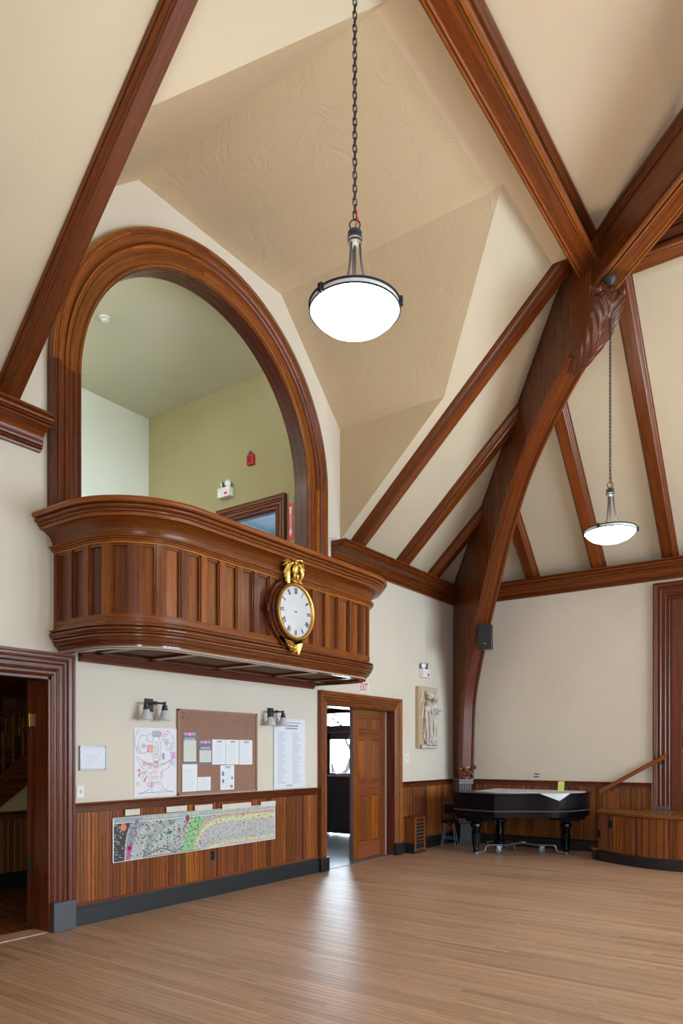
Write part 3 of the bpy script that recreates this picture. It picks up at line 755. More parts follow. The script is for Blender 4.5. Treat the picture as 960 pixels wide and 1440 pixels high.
# ---- curved corner truss in the diagonal plane of the corner
DD = V3((1, -1, 0)) / math.sqrt(2); SS = V3((1, 1, 0)) / math.sqrt(2); CC = V3((XL, YF, 0)); R2 = math.sqrt(2)
def dp(q, zr, s=0.0): return CC + DD * (q * R2) + SS * s + Z_ * z(zr)
ctrl = [(.40, -.42), (.425, .1), (.455, .6), (.50, 1.0), (.62, 1.38), (.88, 1.98), (1.14, 2.50), (1.42, 3.03), (1.74, 3.60), (2.14, 4.14), (2.56, 4.50), (2.98, 4.77), (3.42, 4.985)]
crv = catmull(ctrl, 4)
tt = thing('corner_truss', 'curved oak truss rising from the far corner to the ceiling beams', 'truss', tuple(dp(.35, -H)))
def cfr(pts):
    fr = []
    for i, (q, zz) in enumerate(pts):
        a = pts[max(i - 1, 0)]; b = pts[min(i + 1, len(pts) - 1)]
        T = (dp(*b) - dp(*a)).normalized(); N = SS.cross(T)
        if N.dot(DD) < 0 and N.z > 0: N = -N
        if N.dot(DD - Z_) < 0: N = -N
        fr.append((dp(q, zz), SS, N))
    return fr
poly = [(q * R2, zz) for q, zz in crv] + [(3.55 * R2, 5.15), (3.72 * R2, 5.62), (3.75 * R2, 6.25), (3.10 * R2, 6.20), (.0, 3.2), (0.0, -H), (.30 * R2, -H), (.30 * R2, -.42)]
poly = [(a, b + H) for a, b in poly]
web = MB().prism([poly], CC - SS * .10, DD, Z_, SS, .20)
obj('web_board', web, BEAM, tt, smooth=0)
fr = cfr(crv)
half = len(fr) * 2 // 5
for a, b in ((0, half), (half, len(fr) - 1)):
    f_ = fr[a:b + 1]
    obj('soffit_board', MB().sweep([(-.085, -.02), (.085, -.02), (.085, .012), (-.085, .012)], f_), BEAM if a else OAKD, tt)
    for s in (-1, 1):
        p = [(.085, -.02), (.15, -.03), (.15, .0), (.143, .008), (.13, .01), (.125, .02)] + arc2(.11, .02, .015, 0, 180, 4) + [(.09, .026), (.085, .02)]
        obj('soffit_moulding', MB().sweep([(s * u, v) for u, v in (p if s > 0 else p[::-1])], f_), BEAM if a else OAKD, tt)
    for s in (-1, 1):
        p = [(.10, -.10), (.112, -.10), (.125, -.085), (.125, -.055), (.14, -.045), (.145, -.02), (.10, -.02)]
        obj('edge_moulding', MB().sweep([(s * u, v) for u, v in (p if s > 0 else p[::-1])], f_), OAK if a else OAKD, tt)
for s in (-1, 1):     # moulding where the web meets the slope
    hp = [dp(q, 3.17 + MS * q * 1.0, s * .10) for q in (.02, 3.1)]
    n_ = V3((DD.x * MS / R2, DD.y * MS / R2, -1)).normalized()
    obj('hip_moulding', MB().sweep([(0, -.02), (.03, -.02), (.03, .05), (.012, .07), (0, .07)] if s > 0 else [(0, .07), (-.012, .07), (-.03, .05), (-.03, -.02), (0, -.02)], [(hp[0], SS, n_), (hp[1], SS, n_)]), OAKD, tt)
CARV = plain('carved_oak', (0.085, 0.020, 0.007), .40)
# carved acanthus bracket under the node
bpts = catmull([(3.30, 4.90), (3.42, 4.90), (3.56, 4.94), (3.70, 5.00), (3.82, 5.10), (3.89, 5.20), (3.92, 5.29), (3.90, 5.38)], 8)
bfr = cfr(bpts)
def leaf(u, v):
    i = u * (len(bfr) - 1); k = min(int(i), len(bfr) - 2); t = i - k
    P = bfr[k][0].lerp(bfr[k + 1][0], t); N = bfr[k][2].lerp(bfr[k + 1][2], t).normalized()
    s = (v - .5) * 2
    w = (.085 + .10 * math.sin(min(1, u * 1.25) * PI * .55) ** 1.2)
    rib = math.exp(-(s / .09) ** 2) * .022
    L = abs(s); ph = (u * 7.5 - L * 2.1) % 1.0
    lobe = (.5 - abs(ph - .5)) * 2
    hgt = .035 * (1 - L ** 3) + rib + .030 * lobe * min(1, L * 4) * (1 - .3 * L) * min(1, u * 6)
    w *= 1 + .14 * (lobe - .5) * (L > .6)
    return P + SS * (s * w) + N * (hgt - .03 * L ** 4)
br = obj('carved_bracket', MB().grid(leaf, 90, 30), CARV, tt, smooth=60)
sp = [(a, b) for a, b in ((q, zz) for q, zz in [(3.30, 4.92), (3.56, 4.96), (3.80, 5.12), (3.90, 5.30), (3.88, 5.42), (3.72, 5.52), (3.55, 5.6), (3.3, 5.2)])]
obj('bracket_core', MB().prism([[(q * R2, zz + H) for q, zz in sp]], CC - SS * .12, DD, Z_, SS, .24), OAKD, br, smooth=0)
for s in (-.15, 0.0, .15):
    m = MB(); c = dp(3.92, 5.385, s)
    m.ell(c, SS * .052, DD * .05, Z_ * .05)
    for k in range(7):
        a = 2 * PI * k / 7; m.tube([c + (SS * math.cos(a) + DD * math.sin(a)) * .05 * f_ + Z_ * .052 * g for f_, g in ((1.0, -.5), (1.08, 0), (.9, .6), (.4, 1.0))], .008, 5)
    obj('scroll_knob', m, OAKD, br)
# grotesque mask, fluted pilaster and stone foot below the curve
mk = MB()
def mask(u, v):
    s = (u - .5) * 2; h = v
    w = .105 + .045 * math.sin(h * PI * .8) + .035 * max(0, h - .72) * 4
    d = .05 * (1 - s * s) + .02
    d += .028 * math.exp(-((s) / .16) ** 2 - ((h - .48) / .16) ** 2)          # nose
    for e in (-1, 1):
        d -= .022 * math.exp(-((s - e * .42) / .14) ** 2 - ((h - .62) / .07) ** 2)   # eye hollows
        d += .018 * math.exp(-((s - e * .45) / .3) ** 2 - ((h - .76) / .05) ** 2)    # brows
        d += .020 * math.exp(-((s - e * .5) / .2) ** 2 - ((h - .38) / .12) ** 2)     # cheeks
    d -= .020 * math.exp(-((s) / .4) ** 2 - ((h - .22 - .1 * s * s) / .04) ** 2)     # mouth
    return dp(.38, -.49 + .24 * h) + SS * s * w + DD * d
mk.grid(mask, 28, 34)
for e in (-1, 1):
    c = dp(.40, -.275, e * .135)
    mk.tube([c + (SS * e * math.cos(a) + Z_ * math.sin(a)) * (.038 * (1 - a / 12)) + DD * (.03 + a * .003) for a in [k * .5 for k in range(-2, 14)]], .013, 6)
    mk.tube([dp(.40, -.47 + .03 * k, e * (.13 - .004 * k * k)) + DD * .03 for k in range(6)], .014, 6)
mk.obox(dp(.30, -.36), Z_ * .14, SS * .10, DD * .12)
obj('carved_mask', mk, OAKD, tt, smooth=50)
obj('necking', MB().sweep([(-.09, 0), (.09, 0), (.12, .07), (-.12, .07)], [(dp(.30, -.27), SS, Z_), (dp(.41, -.27), SS, Z_)]), OAKD, tt)
cp = MB()
for z0_, z1_, w_, d_ in ((-.515, -.49, .145, .41), (-.54, -.515, .13, .395), (-.575, -.545, .14, .40)):
    a, b = dp(0.02, z0_), dp(d_, z0_)
    cp.obox((a + b) / 2 + Z_ * (z1_ - z0_) / 2, DD * (b - a).length / 2, SS * w_, Z_ * (z1_ - z0_) / 2)
PILM = plain('weathered_pilaster', (0.20, 0.17, 0.19), 0.4)
obj('pilaster_capital', cp, PILM, tt, bevel=.004)
pl = obj('pilaster', MB().obox(dp(.185, -1.10), Z_ * .54, DD * .24, SS * .115), PILM, tt)
for k in range(5):
    c = dp(.355, -1.0, (k - 2) * .048)
    obj('reed', MB().tube([c - Z_ * .30 + DD * .01, c + Z_ * .425 + DD * .01], .019, 8), PILM, pl)
obj('stone_foot', MB().prism([[(-.15, 0), (.15, 0), (.14, .1), (.12, .36), (.135, .4), (-.135, .4), (-.12, .36), (-.14, .1)]], dp(.12, -H), SS, Z_, DD, .42), SLATE, tt, bevel=.01)
# bronze hook carrying the second pendant
def chainlink(m, c, rot, L=.052, W=.026, r=.0042, n=6):
    a = V3((math.cos(rot), math.sin(rot), 0))
    pts = []
    for k in range(12):
        t = 2 * PI * k / 12; x = math.cos(t) * W / 2; y = math.sin(t) * W / 2 + (L - W) / 2 * (1 if math.sin(t) > 0 else -1)
        pts.append(V3(c) + a * x + Z_ * y)
    m.tube(pts, r, n, closed=True)

# ================================================================== GALLERY BALCONY
# plan curve: along the left flank, round the corner, along the front, round, back to the wall
def plan(off, ze=None):
    xf = -5.06 + off; yl = 3.95 - off; yr = 8.17 + off; r = .64 + off
    pts = [(XL, yl, 0, -1)]
    nL = 3
    for k in range(1, nL): pts.append((XL + (xf - r - XL) * k / nL, yl, 0, -1))
    for k in range(13):
        a = -PI / 2 + PI / 2 * k / 12; pts.append((xf - r + r * math.cos(a), yl + r + r * math.sin(a), math.cos(a), math.sin(a)))
    for k in range(1, 8): pts.append((xf, yl + r + (yr - yl - 2 * r) * k / 8, 1, 0))
    for k in range(13):
        a = PI / 2 * k / 12; pts.append((xf - r + r * math.cos(a), yr - r + r * math.sin(a), math.cos(a), math.sin(a)))
    for k in range(1, nL): pts.append((xf - r + (XL - xf + r) * k / nL, yr, 0, 1))
    pts.append((XL, yr, 0, 1))
    return pts
def bsweep(prof, z0, off=0.0):
    return MB().sweep(prof, [((x, y, z0), V3((nx, ny, 0)), Z_) for x, y, nx, ny in plan(off)])
bal = thing('balcony', 'bow-fronted oak gallery balcony with panelled front below the great arch', 'balcony', (-5.6, 6.06, 2.65))
zb0 = 2.655
obj('base_moulding', bsweep([(-.14, 0), (-.055, 0), (-.05, .02), (-.05, .035), (-.035, .04), (-.03, .055)] + arc2(-.03, .085, .03, -90, 0, 4) + [(-.006, .10), (.018, .102), (.018, .120), (.004, .126), (.034, .130), (.038, .142), (.022, .148)] + arc2(.026, .166, .022, -80, 80, 6) + [(.020, .192), (.046, .194), (.046, .208), (.012, .214), (-.0, .238), (-.14, .238)], zb0), OAKG, bal)
obj('lower_band', bsweep([(-.05, 0), (.0, 0), (.0, .07), (-.05, .07)], zb0 + .23), OAK, bal)
z1, z2 = zb0 + .285, 3.624
def ys(p, k): return [(a, b * k) for a, b in p]
obj('upper_band', bsweep(ys([(-.05, 0), (.0, 0), (.0, .035), (.020, .040), (.020, .056), (.010, .060), (.034, .064), (.034, .080), (.024, .085), (.048, .090)] + arc2(.040, .106, .014, -60, 60, 4) + [(.030, .125), (-.05, .125)], .58), z2 - .03), OAK, bal)
obj('cove', bsweep(ys([(-.03, 0), (.012, 0)] + arc2(.165, .0, .155, 180, 100, 9, .19) + [(.145, .21), (-.03, .21)], .72), z2 + .041), OAK, bal)
obj('top_rail', bsweep(ys([(.02, 0), (.145, 0), (.150, .018), (.140, .024), (.168, .026), (.168, .046), (.156, .052), (.180, .056)] + arc2(.176, .078, .022, -80, 70, 6) + [(.172, .104), (.212, .108)] + arc2(.202, .138, .024, -50, 60, 5, .030) + [(.212, .172), (.02, .172)], .80), z2 + .186), OAK, bal)
# panels and stiles between the bands
fl_pl = plan(0)
cum = [0]
for i in range(1, len(fl_pl)): cum.append(cum[-1] + math.hypot(fl_pl[i][0] - fl_pl[i - 1][0], fl_pl[i][1] - fl_pl[i - 1][1]))
def at(s):
    s = max(0, min(cum[-1] - 1e-6, s))
    for i in range(1, len(cum)):
        if s <= cum[i]:
            t = (s - cum[i - 1]) / (cum[i] - cum[i - 1]); a, b = fl_pl[i - 1], fl_pl[i]
            n = V3((a[2] + (b[2] - a[2]) * t, a[3] + (b[3] - a[3]) * t, 0)).normalized()
            return V3((a[0] + (b[0] - a[0]) * t, a[1] + (b[1] - a[1]) * t, 0)), n
NP = 24; step = cum[-1] / NP
def seg(s0, s1, prof, za, zb2, n=3):
    """vertical piece following the curve from s0 to s1; prof in (along fraction offset m, depth)"""
    m = MB(); rows = []
    for zz in (za, zb2):
        rows.append([])
        for k in range(n + 1):
            p, nn = at(s0 + (s1 - s0) * k / n); rows[-1].append((p, nn, (s1 - s0) * k / n))
    return rows
def slab(s0, s1, za, zb2, d0, d1, n=2, inset=0.0):
    m = MB(); vs = []; us = []
    for k in range(n + 1):
        p, nn = at(s0 + (s1 - s0) * k / n)
        for zz, dd in ((za, d0), (za, d1), (zb2, d1), (zb2, d0)):
            vs.append(p + nn * dd + Z_ * zz)
    w_ = s1 - s0; fs = []; uv = []
    for k in range(n):
        u0, u1 = w_ * k / n, w_ * (k + 1) / n; b = k * 4
        fs += [(b + 1, b + 5, b + 6, b + 2), (b + 2, b + 6, b + 7, b + 3), (b + 0, b + 4, b + 5, b + 1), (b + 3, b + 7, b + 4, b + 0)]
        uv += [[(0, u0), (0, u1), (zb2 - za, u1), (zb2 - za, u0)]] * 1 + [[(0, u0), (0, u1), (.02, u1), (.02, u0)]] * 2 + [[(0, u0), (0, u1), (1, u1), (1, u0)]]
    fs += [(0, 1, 2, 3), (n * 4 + 3, n * 4 + 2, n * 4 + 1, n * 4)]
    uv += [[(0, 0), (0, .02), (zb2 - za, .02), (zb2 - za, 0)], [(zb2 - za, 0), (zb2 - za, .02), (0, .02), (0, 0)]]
    m.add(vs, fs, uv); return m
sw_ = .078
for i in range(NP):
    s0, s1 = i * step, (i + 1) * step
    obj('stile', slab(s0 - sw_ / 2 if i else 0, s0 + sw_ / 2, z1 + .005, z2 - .028, -.06, -.002), BEAD, bal)
    a, b = s0 + sw_ / 2, s1 - sw_ / 2
    pn = obj('panel', slab(a - .003, b + .003, z1, z2 - .028, -.055, -.040), BEAD, bal)
    mo = MB()
    for (u0, u1, za, zb2) in ((a, a + .016, z1, z2 - .03), (b - .016, b, z1, z2 - .03), (a, b, z1, z1 + .018), (a, b, z2 - .05, z2 - .03)):
        q = slab(u0, u1, za, zb2, -.042, -.014); mo.add(q.v, q.f, q.uv)
    obj('panel_moulding', mo, OAKG, pn)
obj('stile', slab(NP * step - sw_ / 2, NP * step, z1 + .005, z2 - .028, -.05, -.002), BEAD, bal)
# floor and underside with framed panels, ledger on the wall
pp = [(x, y) for x, y, _, _ in plan(-.10)]
obj('deck', MB().prism([[(a, b) for a, b in pp]], (0, 0, zb0 + .05), X_, Y_, Z_, .12, 'v'), plain('underside_boards', (.16, .10, .07), .7, spec=.1), bal, smooth=0)
PALEW = plain('pale_soffit_paint', (0.42, 0.40, 0.36), .7, spec=.15)
obj('soffit_rim', MB().sweep([(-.14, 0), (-.05, 0), (-.05, .012), (-.14, .012)], [((x, y, zb0 + .006), V3((nx, ny, 0)), Z_) for x, y, nx, ny in plan(-.0)]), PALEW, bal)
m = MB()
for y in (4.3, 4.95, 5.9, 6.9, 7.7): m.box((XL + .16, y - .05, zb0 + .02), (-5.22, y + .05, zb0 + .055), 'x')
m.box((XL + .16, 4.1, zb0 + .02), (XL + .26, 8.0, zb0 + .055), 'y')
obj('soffit_frame', m, OAKD, bal)
obj('ledger', MB().sweep([(0, 0), (.03, 0), (.035, .02), (.07, .05), (.08, .08), (.10, .09), (.10, .13), (0, .13)], [((XL, 4.22, zb0 - .05), X_, Z_), ((XL, 7.98, zb0 - .05), X_, Z_)]), OAKD, bal)

# ================================================================== DOORS AND STAGE OF THE FAR WALL
d3 = thing('door_3', kind='structure', loc=(-1.4, YF, D3[2]))
casing(d3, (0, YF, 0), X_, -Y_, D3[0], D3[1], D3[2], D3[3], .25, OAKD, .05, PLIN, 1.1)
obj('threshold', MB().box((D3[0], YF - .01, D3[2] - .02), (D3[1], YF + .25, D3[2] + .012), 'x'), OAKD, d3)
obj('door_backing', MB().box((D3[0] - .1, YF + .24, D3[2] - .05), (D3[1] + .1, YF + .28, D3[3] + .1)), OAKD, d3)  # unseen backing added to block sky light behind the leaves
jm = MB(); jm.box((D3[0] - .01, YF - .02, D3[2]), (D3[0] + .02, YF + .25, D3[3])); jm.box((D3[1] - .02, YF - .02, D3[2]), (D3[1] + .01, YF + .25, D3[3])); jm.box((D3[0], YF - .02, D3[3] - .02), (D3[1], YF + .25, D3[3] + .01), 'x')
obj('jamb_lining', jm, OAKD, d3)
for k in range(2):
    panel_leaf('door_leaf', d3, (D3[0] + .02 + .965 * k, YF + .04, D3[2] + .01), X_, -Y_, .955, D3[3] - D3[2] - .03, [(.15, .42), (.53, .80)], [(.25, 1.0), (1.2, 1.5), (1.68, 2.5), (2.68, 3.15)], .05, OAKD)
ZS = .785
frontc = catmull([(-3.30, 11.72), (-3.24, 11.60), (-3.10, 11.50), (-2.90, 11.38), (-2.62, 11.24), (-2.30, 11.15), (-1.95, 11.13), (-1.5, 11.13), (-.5, 11.16), (.6, 11.2)], 5)
sg = thing('stage', 'low oak stage with curved planked front at the right edge', 'stage', (-1.6, 11.7, 0))
body = [(x, y) for x, y in frontc] + [(.6, YF - .06), (-2.72, YF - .06), (-2.72, 12.05), (-3.16, 12.05), (-3.30, 11.9)]
obj('carcass', MB().prism([[(x, y + .02 if y < 12 else y) for x, y in body]], (0, 0, .02), X_, Y_, Z_, ZS - .05), OAKD, sg, smooth=0)
topp = [(x - (.02 if i < 6 else 0), y - .045) for i, (x, y) in enumerate(frontc)] + [(.62, YF - .06), (-2.72, YF - .06), (-2.72, 12.02), (-3.1, 12.0), (-3.34, 11.9)]
obj('stage_top', MB().prism([topp], (0, 0, ZS - .035), X_, Y_, Z_, .035, 'u'), OAK, sg, bevel=.008)
def fframes(off, zz):
    fr = []
    for i, (x, y) in enumerate(frontc):
        a = frontc[max(i - 1, 0)]; b = frontc[min(i + 1, len(frontc) - 1)]
        t = V3((b[0] - a[0], b[1] - a[1], 0)).normalized(); fr.append((V3((x, y, zz)), t.cross(Z_), Z_))
    return fr
obj('nosing', MB().sweep([(0, 0), (.015, 0), (.02, .012), (.035, .02), (0, .02)], fframes(0, ZS - .055)), OAKD, sg)
obj('stage_base', MB().sweep([(-.02, 0), (.045, 0), (.045, .15), (.03, .165), (-.02, .165)], fframes(0, 0)), BLACK, sg)
stc = [0]
for i in range(1, len(frontc)): stc.append(stc[-1] + math.hypot(frontc[i][0] - frontc[i - 1][0], frontc[i][1] - frontc[i - 1][1]))
def fat(s):
    for i in range(1, len(stc)):
        if s <= stc[i] or i == len(stc) - 1:
            t = (s - stc[i - 1]) / (stc[i] - stc[i - 1]); a, b = frontc[i - 1], frontc[i]
            T = V3((b[0] - a[0], b[1] - a[1], 0)).normalized()
            return V3((a[0] + (b[0] - a[0]) * t, a[1] + (b[1] - a[1]) * t, 0)), T
n_ = int(stc[-1] / .068); w_ = stc[-1] / n_
for i in range(n_):
    p, T = fat((i + .5) * w_); N = T.cross(Z_)
    m = MB().sweep([(-w_ / 2 + .0006, -.012), (w_ / 2 - .0006, -.012), (w_ / 2 - .0006, .004), (w_ / 2 - .004, .009), (.006, .009), (.003, .005), (-.003, .005), (-.006, .009), (-w_ / 2 + .004, .009), (-w_ / 2 + .0006, .004)],
                   [(p + Z_ * .16, T, N), (p + Z_ * (ZS - .055), T, N)])
    obj('plank', m, BEAD, sg)
# steps rising between the bulkhead and the wall, with their end step
for k in range(3):
    obj('step', MB().box((-3.42 + .22 * k, 12.06, .0), (-2.73, YF - .04, .2 + .19 * k), 'y'), OAKD, sg, bevel=.006)
obj('end_step', MB().prism([[(-3.42, 11.80), (-3.36, 11.62), (-3.2, 11.60), (-3.2, 12.04), (-3.42, 12.04)]], (0, 0, 0), X_, Y_, Z_, .16), BLACK, sg)
obj('end_step_cap', MB().prism([[(-3.44, 11.80), (-3.38, 11.60), (-3.2, 11.58), (-3.2, 12.04), (-3.44, 12.04)]], (0, 0, .16), X_, Y_, Z_, .03, 'u'), OAKD, sg)
for px_, y_, zz in ((-3.03, 0, .60), (-3.235, 0, .42)):
    s_ = 0
    best = min(range(200), key=lambda k: abs(fat(stc[-1] * k / 200)[0].x - px_)); p, T = fat(stc[-1] * best / 200); N = T.cross(Z_)
    o = thing('outlet', 'black outlet plate on the planked stage front, ' + ('the upper of the two' if zz > .5 else 'the lower one near its left end'), 'outlet', tuple(p + N * .020 + Z_ * zz), 'outlets on the stage front')
    obj('cover_plate', MB().obox(p + N * .020 + Z_ * zz, Z_ * .062, T * .038, N * .004), BLACK, o, bevel=.002)
    for e in (-1, 1): obj('socket', MB().obox(p + N * .025 + Z_ * (zz + e * .024), Z_ * .014, T * .016, N * .002), EBONY, o, bevel=.001)
hr = thing('handrail', 'sloping oak handrail on the far wall above the stage steps', 'handrail', (-2.95, 12.42, z(-.66)))
a, b = V3((-3.47, 12.40, z(-.66))), V3((-2.42, 12.40, z(-.045)))
T = (b - a).normalized(); N = T.cross(Y_).normalized()
if N.z < 0: N = -N
obj('rail', MB().sweep([(-.022, -.035), (.022, -.035), (.028, -.01), (.028, .015), (.015, .033), (-.015, .033), (-.028, .015), (-.028, -.01)], [(a, Y_, N), (b, Y_, N)]), OAK, hr)
for t in (.16, .9):
    c = a.lerp(b, t)
    obj('rail_bracket', MB().tube([c - N * .035, c - N * .06 + Y_ * .02, c - N * .08 + Y_ * .05 - Z_ * .01, c + Y_ * .09 - Z_ * .06], .009, 7).lathe([(0, 0), (.028, 0), (.028, .008), (0, .008)], c + Y_ * .097 - Z_ * .06, 14, (0, -1, 0)), BLACK, hr)

# ================================================================== PRINT ON PAPER
class Canvas:
    def __init__(s, w, h, bg=(.80, .82, .86)): s.w, s.h = w, h; s.a = np.zeros((h, w, 3)); s.a[:] = bg
    def rect(s, x0, y0, x1, y1, c, al=1.0):
        x0, x1 = int(max(0, x0)), int(min(s.w, x1)); y0, y1 = int(max(0, y0)), int(min(s.h, y1))
        s.a[y0:y1, x0:x1] = s.a[y0:y1, x0:x1] * (1 - al) + np.array(c) * al
    def mask(s, m, c, al=1.0): s.a[m] = s.a[m] * (1 - al) + np.array(c) * al
    def xy(s): return np.meshgrid(np.arange(s.w) + .5, np.arange(s.h) + .5)
    def disc(s, x, y, r, c, al=1.0, ry=None):
        X, Y = s.xy(); s.mask(((X - x) / r) ** 2 + ((Y - y) / (ry or r)) ** 2 < 1, c, al)
    def line(s, pts, c, t=1.0, al=1.0):
        for (x0, y0), (x1, y1) in zip(pts[:-1], pts[1:]):
            n = int(max(abs(x1 - x0), abs(y1 - y0)) * 2) + 1
            for k in range(n + 1):
                x, y = x0 + (x1 - x0) * k / n, y0 + (y1 - y0) * k / n
                s.rect(round(x - t / 2), round(y - t / 2), round(x - t / 2) + max(1, round(t)), round(y - t / 2) + max(1, round(t)), c, al)
    def rows(s, x0, y0, x1, y1, pitch, c, rnd, fill=.8, t=1, al=.6, jag=.3):
        y = y0
        while y < y1:
            e = x0 + (x1 - x0) * (fill - jag * rnd.random()); x = x0
            while x < e:
                l = rnd.randint(3, 8); s.rect(x, y, min(x + l, e), y + t, c, al * rnd.uniform(.7, 1)); x += l + 1
            y += pitch
def sheet(name, cv, O, U, V, w, h, parent=None, th=.003, flipx=False, q=24, **k):
    """paper of size w x h whose lower left corner is O; faces run-length merged, ink stored per face"""
    O, U, V = V3(O), V3(U).normalized(), V3(V).normalized(); N = U.cross(V)
    a = np.round(cv.a * q) / q; m = MB(); ink = []
    for j in range(cv.h):
        y1, y0 = h * (1 - j / cv.h), h * (1 - (j + 1) / cv.h); i = 0
        while i < cv.w:
            e = i + 1
            while e < cv.w and (a[j, e] == a[j, i]).all(): e += 1
            x0, x1 = w * i / cv.w, w * e / cv.w
            m.face([O + U * x0 + V * y0, O + U * x1 + V * y0, O + U * x1 + V * y1, O + U * x0 + V * y1]); ink.append((*a[j, i], 1)); i = e
    b = MB().obox(O + U * w / 2 + V * h / 2 - N * (th / 2 + .0003), U * w / 2, V * h / 2, N * th / 2)
    m.add(b.v, b.f, b.uv); ink += [(.7, .7, .7, 1)] * len(b.f)
    return obj(name, m, INK, parent, smooth=0, ink=ink, **k)
R = random.Random(21)
FX = XL + .004
# framed plan left of the sconce
fp = thing('framed_plan', 'small silver framed floor plan hanging beside the left door casing', 'picture', (XL, 4.375, z(-.176)))
cv = Canvas(90, 70, (.76, .79, .86)); g = (.45, .48, .55)
cv.line([(22, 30), (34, 30), (34, 27), (44, 27), (44, 42), (56, 42), (56, 30), (62, 30), (66, 20)], g, 1); cv.line([(20, 52), (34, 50), (36, 60)], g, 1, .5)
cv.rect(40, 7, 84, 8, g, .5); cv.line([(26, 38), (30, 44), (36, 40)], g, 1, .4); cv.line([(62, 48), (76, 52)], g, 1, .5); cv.disc(68, 23, 2, g); cv.disc(24, 31, 2, g)
sheet('print', cv, (XL + .022, 4.235, z(-.16)), Y_, Z_, .28, .215, fp)
m = MB()
for q in (4.228, 4.522): m.box((XL, q - .005, z(-.176)), (XL + .026, q + .005, z(.07)))
for q in (-.168, .062): m.box((XL, 4.22, z(q) - .005), (XL + .026, 4.53, z(q) + .005), 'y')
obj('frame', m, STEEL, fp)
def switchplate(name, P, U, N, label, toggles=1, cat='light switch', mat=WHITE, w=.04, h=.06):
    P, U, N = V3(P), V3(U), V3(N)
    t = thing(name, label, cat, tuple(P))
    obj('cover_plate', MB().obox(P + N * .004, Z_ * h, U * w, N * .004), mat, t, bevel=.002)
    for k in range(toggles): obj('toggle', MB().obox(P + N * .014 + U * (k - (toggles - 1) / 2) * .04, Z_ * .014, U * .006, N * .008), GREYS if mat is WHITE else EBONY, t)
    return t
switchplate('light_switch', (XL, 4.238, z(-.385)), Y_, X_, 'white light switch under the framed plan, beside the door casing')
switchplate('light_switch', (XL, 10.60, z(-.09)), Y_, X_, 'white double switch plate at the right of the exit doorway', 2, w=.07, h=.075)
t = thing('outlet', 'black outlet in the wainscot under the long banner', 'outlet', (XL + .016, 6.02, z(-1.225)))
obj('cover_plate', MB().box((XL + .015, 5.985, z(-1.285)), (XL + .021, 6.055, z(-1.165))), BLACK, t, bevel=.002)
for e in (-.025, .025): obj('socket', MB().box((XL + .021, 6.005, z(-1.225 + e) - .014), (XL + .0235, 6.035, z(-1.225 + e) + .014)), EBONY, t, bevel=.001)

# tree drawing
cv = Canvas(122, 150, (.78, .80, .85)); dk = (.22, .22, .27)
def arcp(cx, cy, rx, ry, a0, a1, n=18): return [(cx + rx * math.cos(math.radians(a0 + (a1 - a0) * k / n)), cy + ry * math.sin(math.radians(a0 + (a1 - a0) * k / n))) for k in range(n + 1)]
for x, y, w_, h_, c, al in ((50, 6, 24, 14, (.35, .33, .38), .7), (70, 8, 8, 10, (.8, .2, .6), .7), (36, 38, 16, 16, (.85, .12, .15), .85), (20, 36, 13, 8, (.35, .35, .55), .7), (3, 38, 10, 14, (.45, .6, .75), .6),
                             (78, 55, 8, 14, (.35, .2, .6), .8), (70, 57, 7, 14, (.75, .8, .35), .7), (104, 52, 14, 16, (.7, .2, .65), .7), (104, 70, 14, 14, (.45, .65, .6), .6), (54, 72, 14, 8, (.75, .2, .6), .8),
                             (36, 76, 16, 7, (.85, .4, .3), .8), (52, 78, 16, 6, (.75, .8, .4), .8), (22, 74, 12, 10, (.75, .25, .45), .6), (54, 84, 14, 5, (.8, .25, .6), .8), (50, 92, 16, 9, (.85, .5, .6), .7),
                             (34, 118, 22, 12, (.8, .4, .7), .6), (3, 116, 14, 12, (.65, .72, .65), .7), (74, 98, 8, 12, (.75, .35, .65), .5), (36, 84, 14, 6, (.4, .55, .5), .6), (20, 94, 12, 14, (.6, .75, .5), .4),
                             (84, 24, 12, 14, (.4, .5, .42), .5), (80, 8, 14, 8, (.8, .6, .75), .5), (24, 140, 70, 6, (.7, .62, .75), .25)):
    cv.rect(x, y, x + w_, y + h_, c, al)
for a_ in range(6): cv.line([(38 + a_ * 2, 40), (42 + a_ * 2, 52)], (.95, .7, .4), 1, .8)
cv.line([(9, 94), (14, 90), (17, 96), (12, 102), (15, 106)], (.8, .1, .2), 2); cv.line([(25, 118), (34, 106), (30, 116)], (.8, .15, .25), 2)
cv.disc(9, 122, 3, (.9, .65, .2))
for p in (arcp(62, 46, 13, 30, 0, 360, 40), arcp(62, 48, 7, 18, 0, 360, 30), arcp(62, 50, 3, 10, 0, 360, 20), arcp(62, 58, 52, 22, 10, 170, 30), arcp(62, 62, 40, 22, 20, 160, 30), [(6, 63), (20, 86), (44, 100)], [(114, 60), (96, 88), (74, 98)],
          arcp(14, 140, 36, 46, -80, 0, 14)[::-1], [(46, 96), (50, 120), (44, 134), (14, 144)], [(74, 98), (76, 122), (84, 136), (110, 144)], [(12, 142), (110, 141)], arcp(90, 32, 22, 26, -90, 60, 16), arcp(20, 30, 18, 26, 90, 250, 16),
          arcp(88, 22, 10, 10, 0, 320, 18), arcp(88, 22, 5, 5, 0, 300, 12), arcp(98, 40, 7, 9, 0, 330, 14), arcp(26, 36, 14, 20, 0, 300, 20), arcp(44, 22, 8, 9, 60, 330, 14), [(10, 104), (30, 96), (20, 112)], [(50, 106), (70, 106)], [(50, 110), (68, 110)],
          [(52, 128), (56, 118), (62, 124), (66, 116), (72, 126)], [(98, 46), (112, 30)], [(110, 66), (100, 76), (112, 80)]):
    cv.line(p, dk, 1, .75)
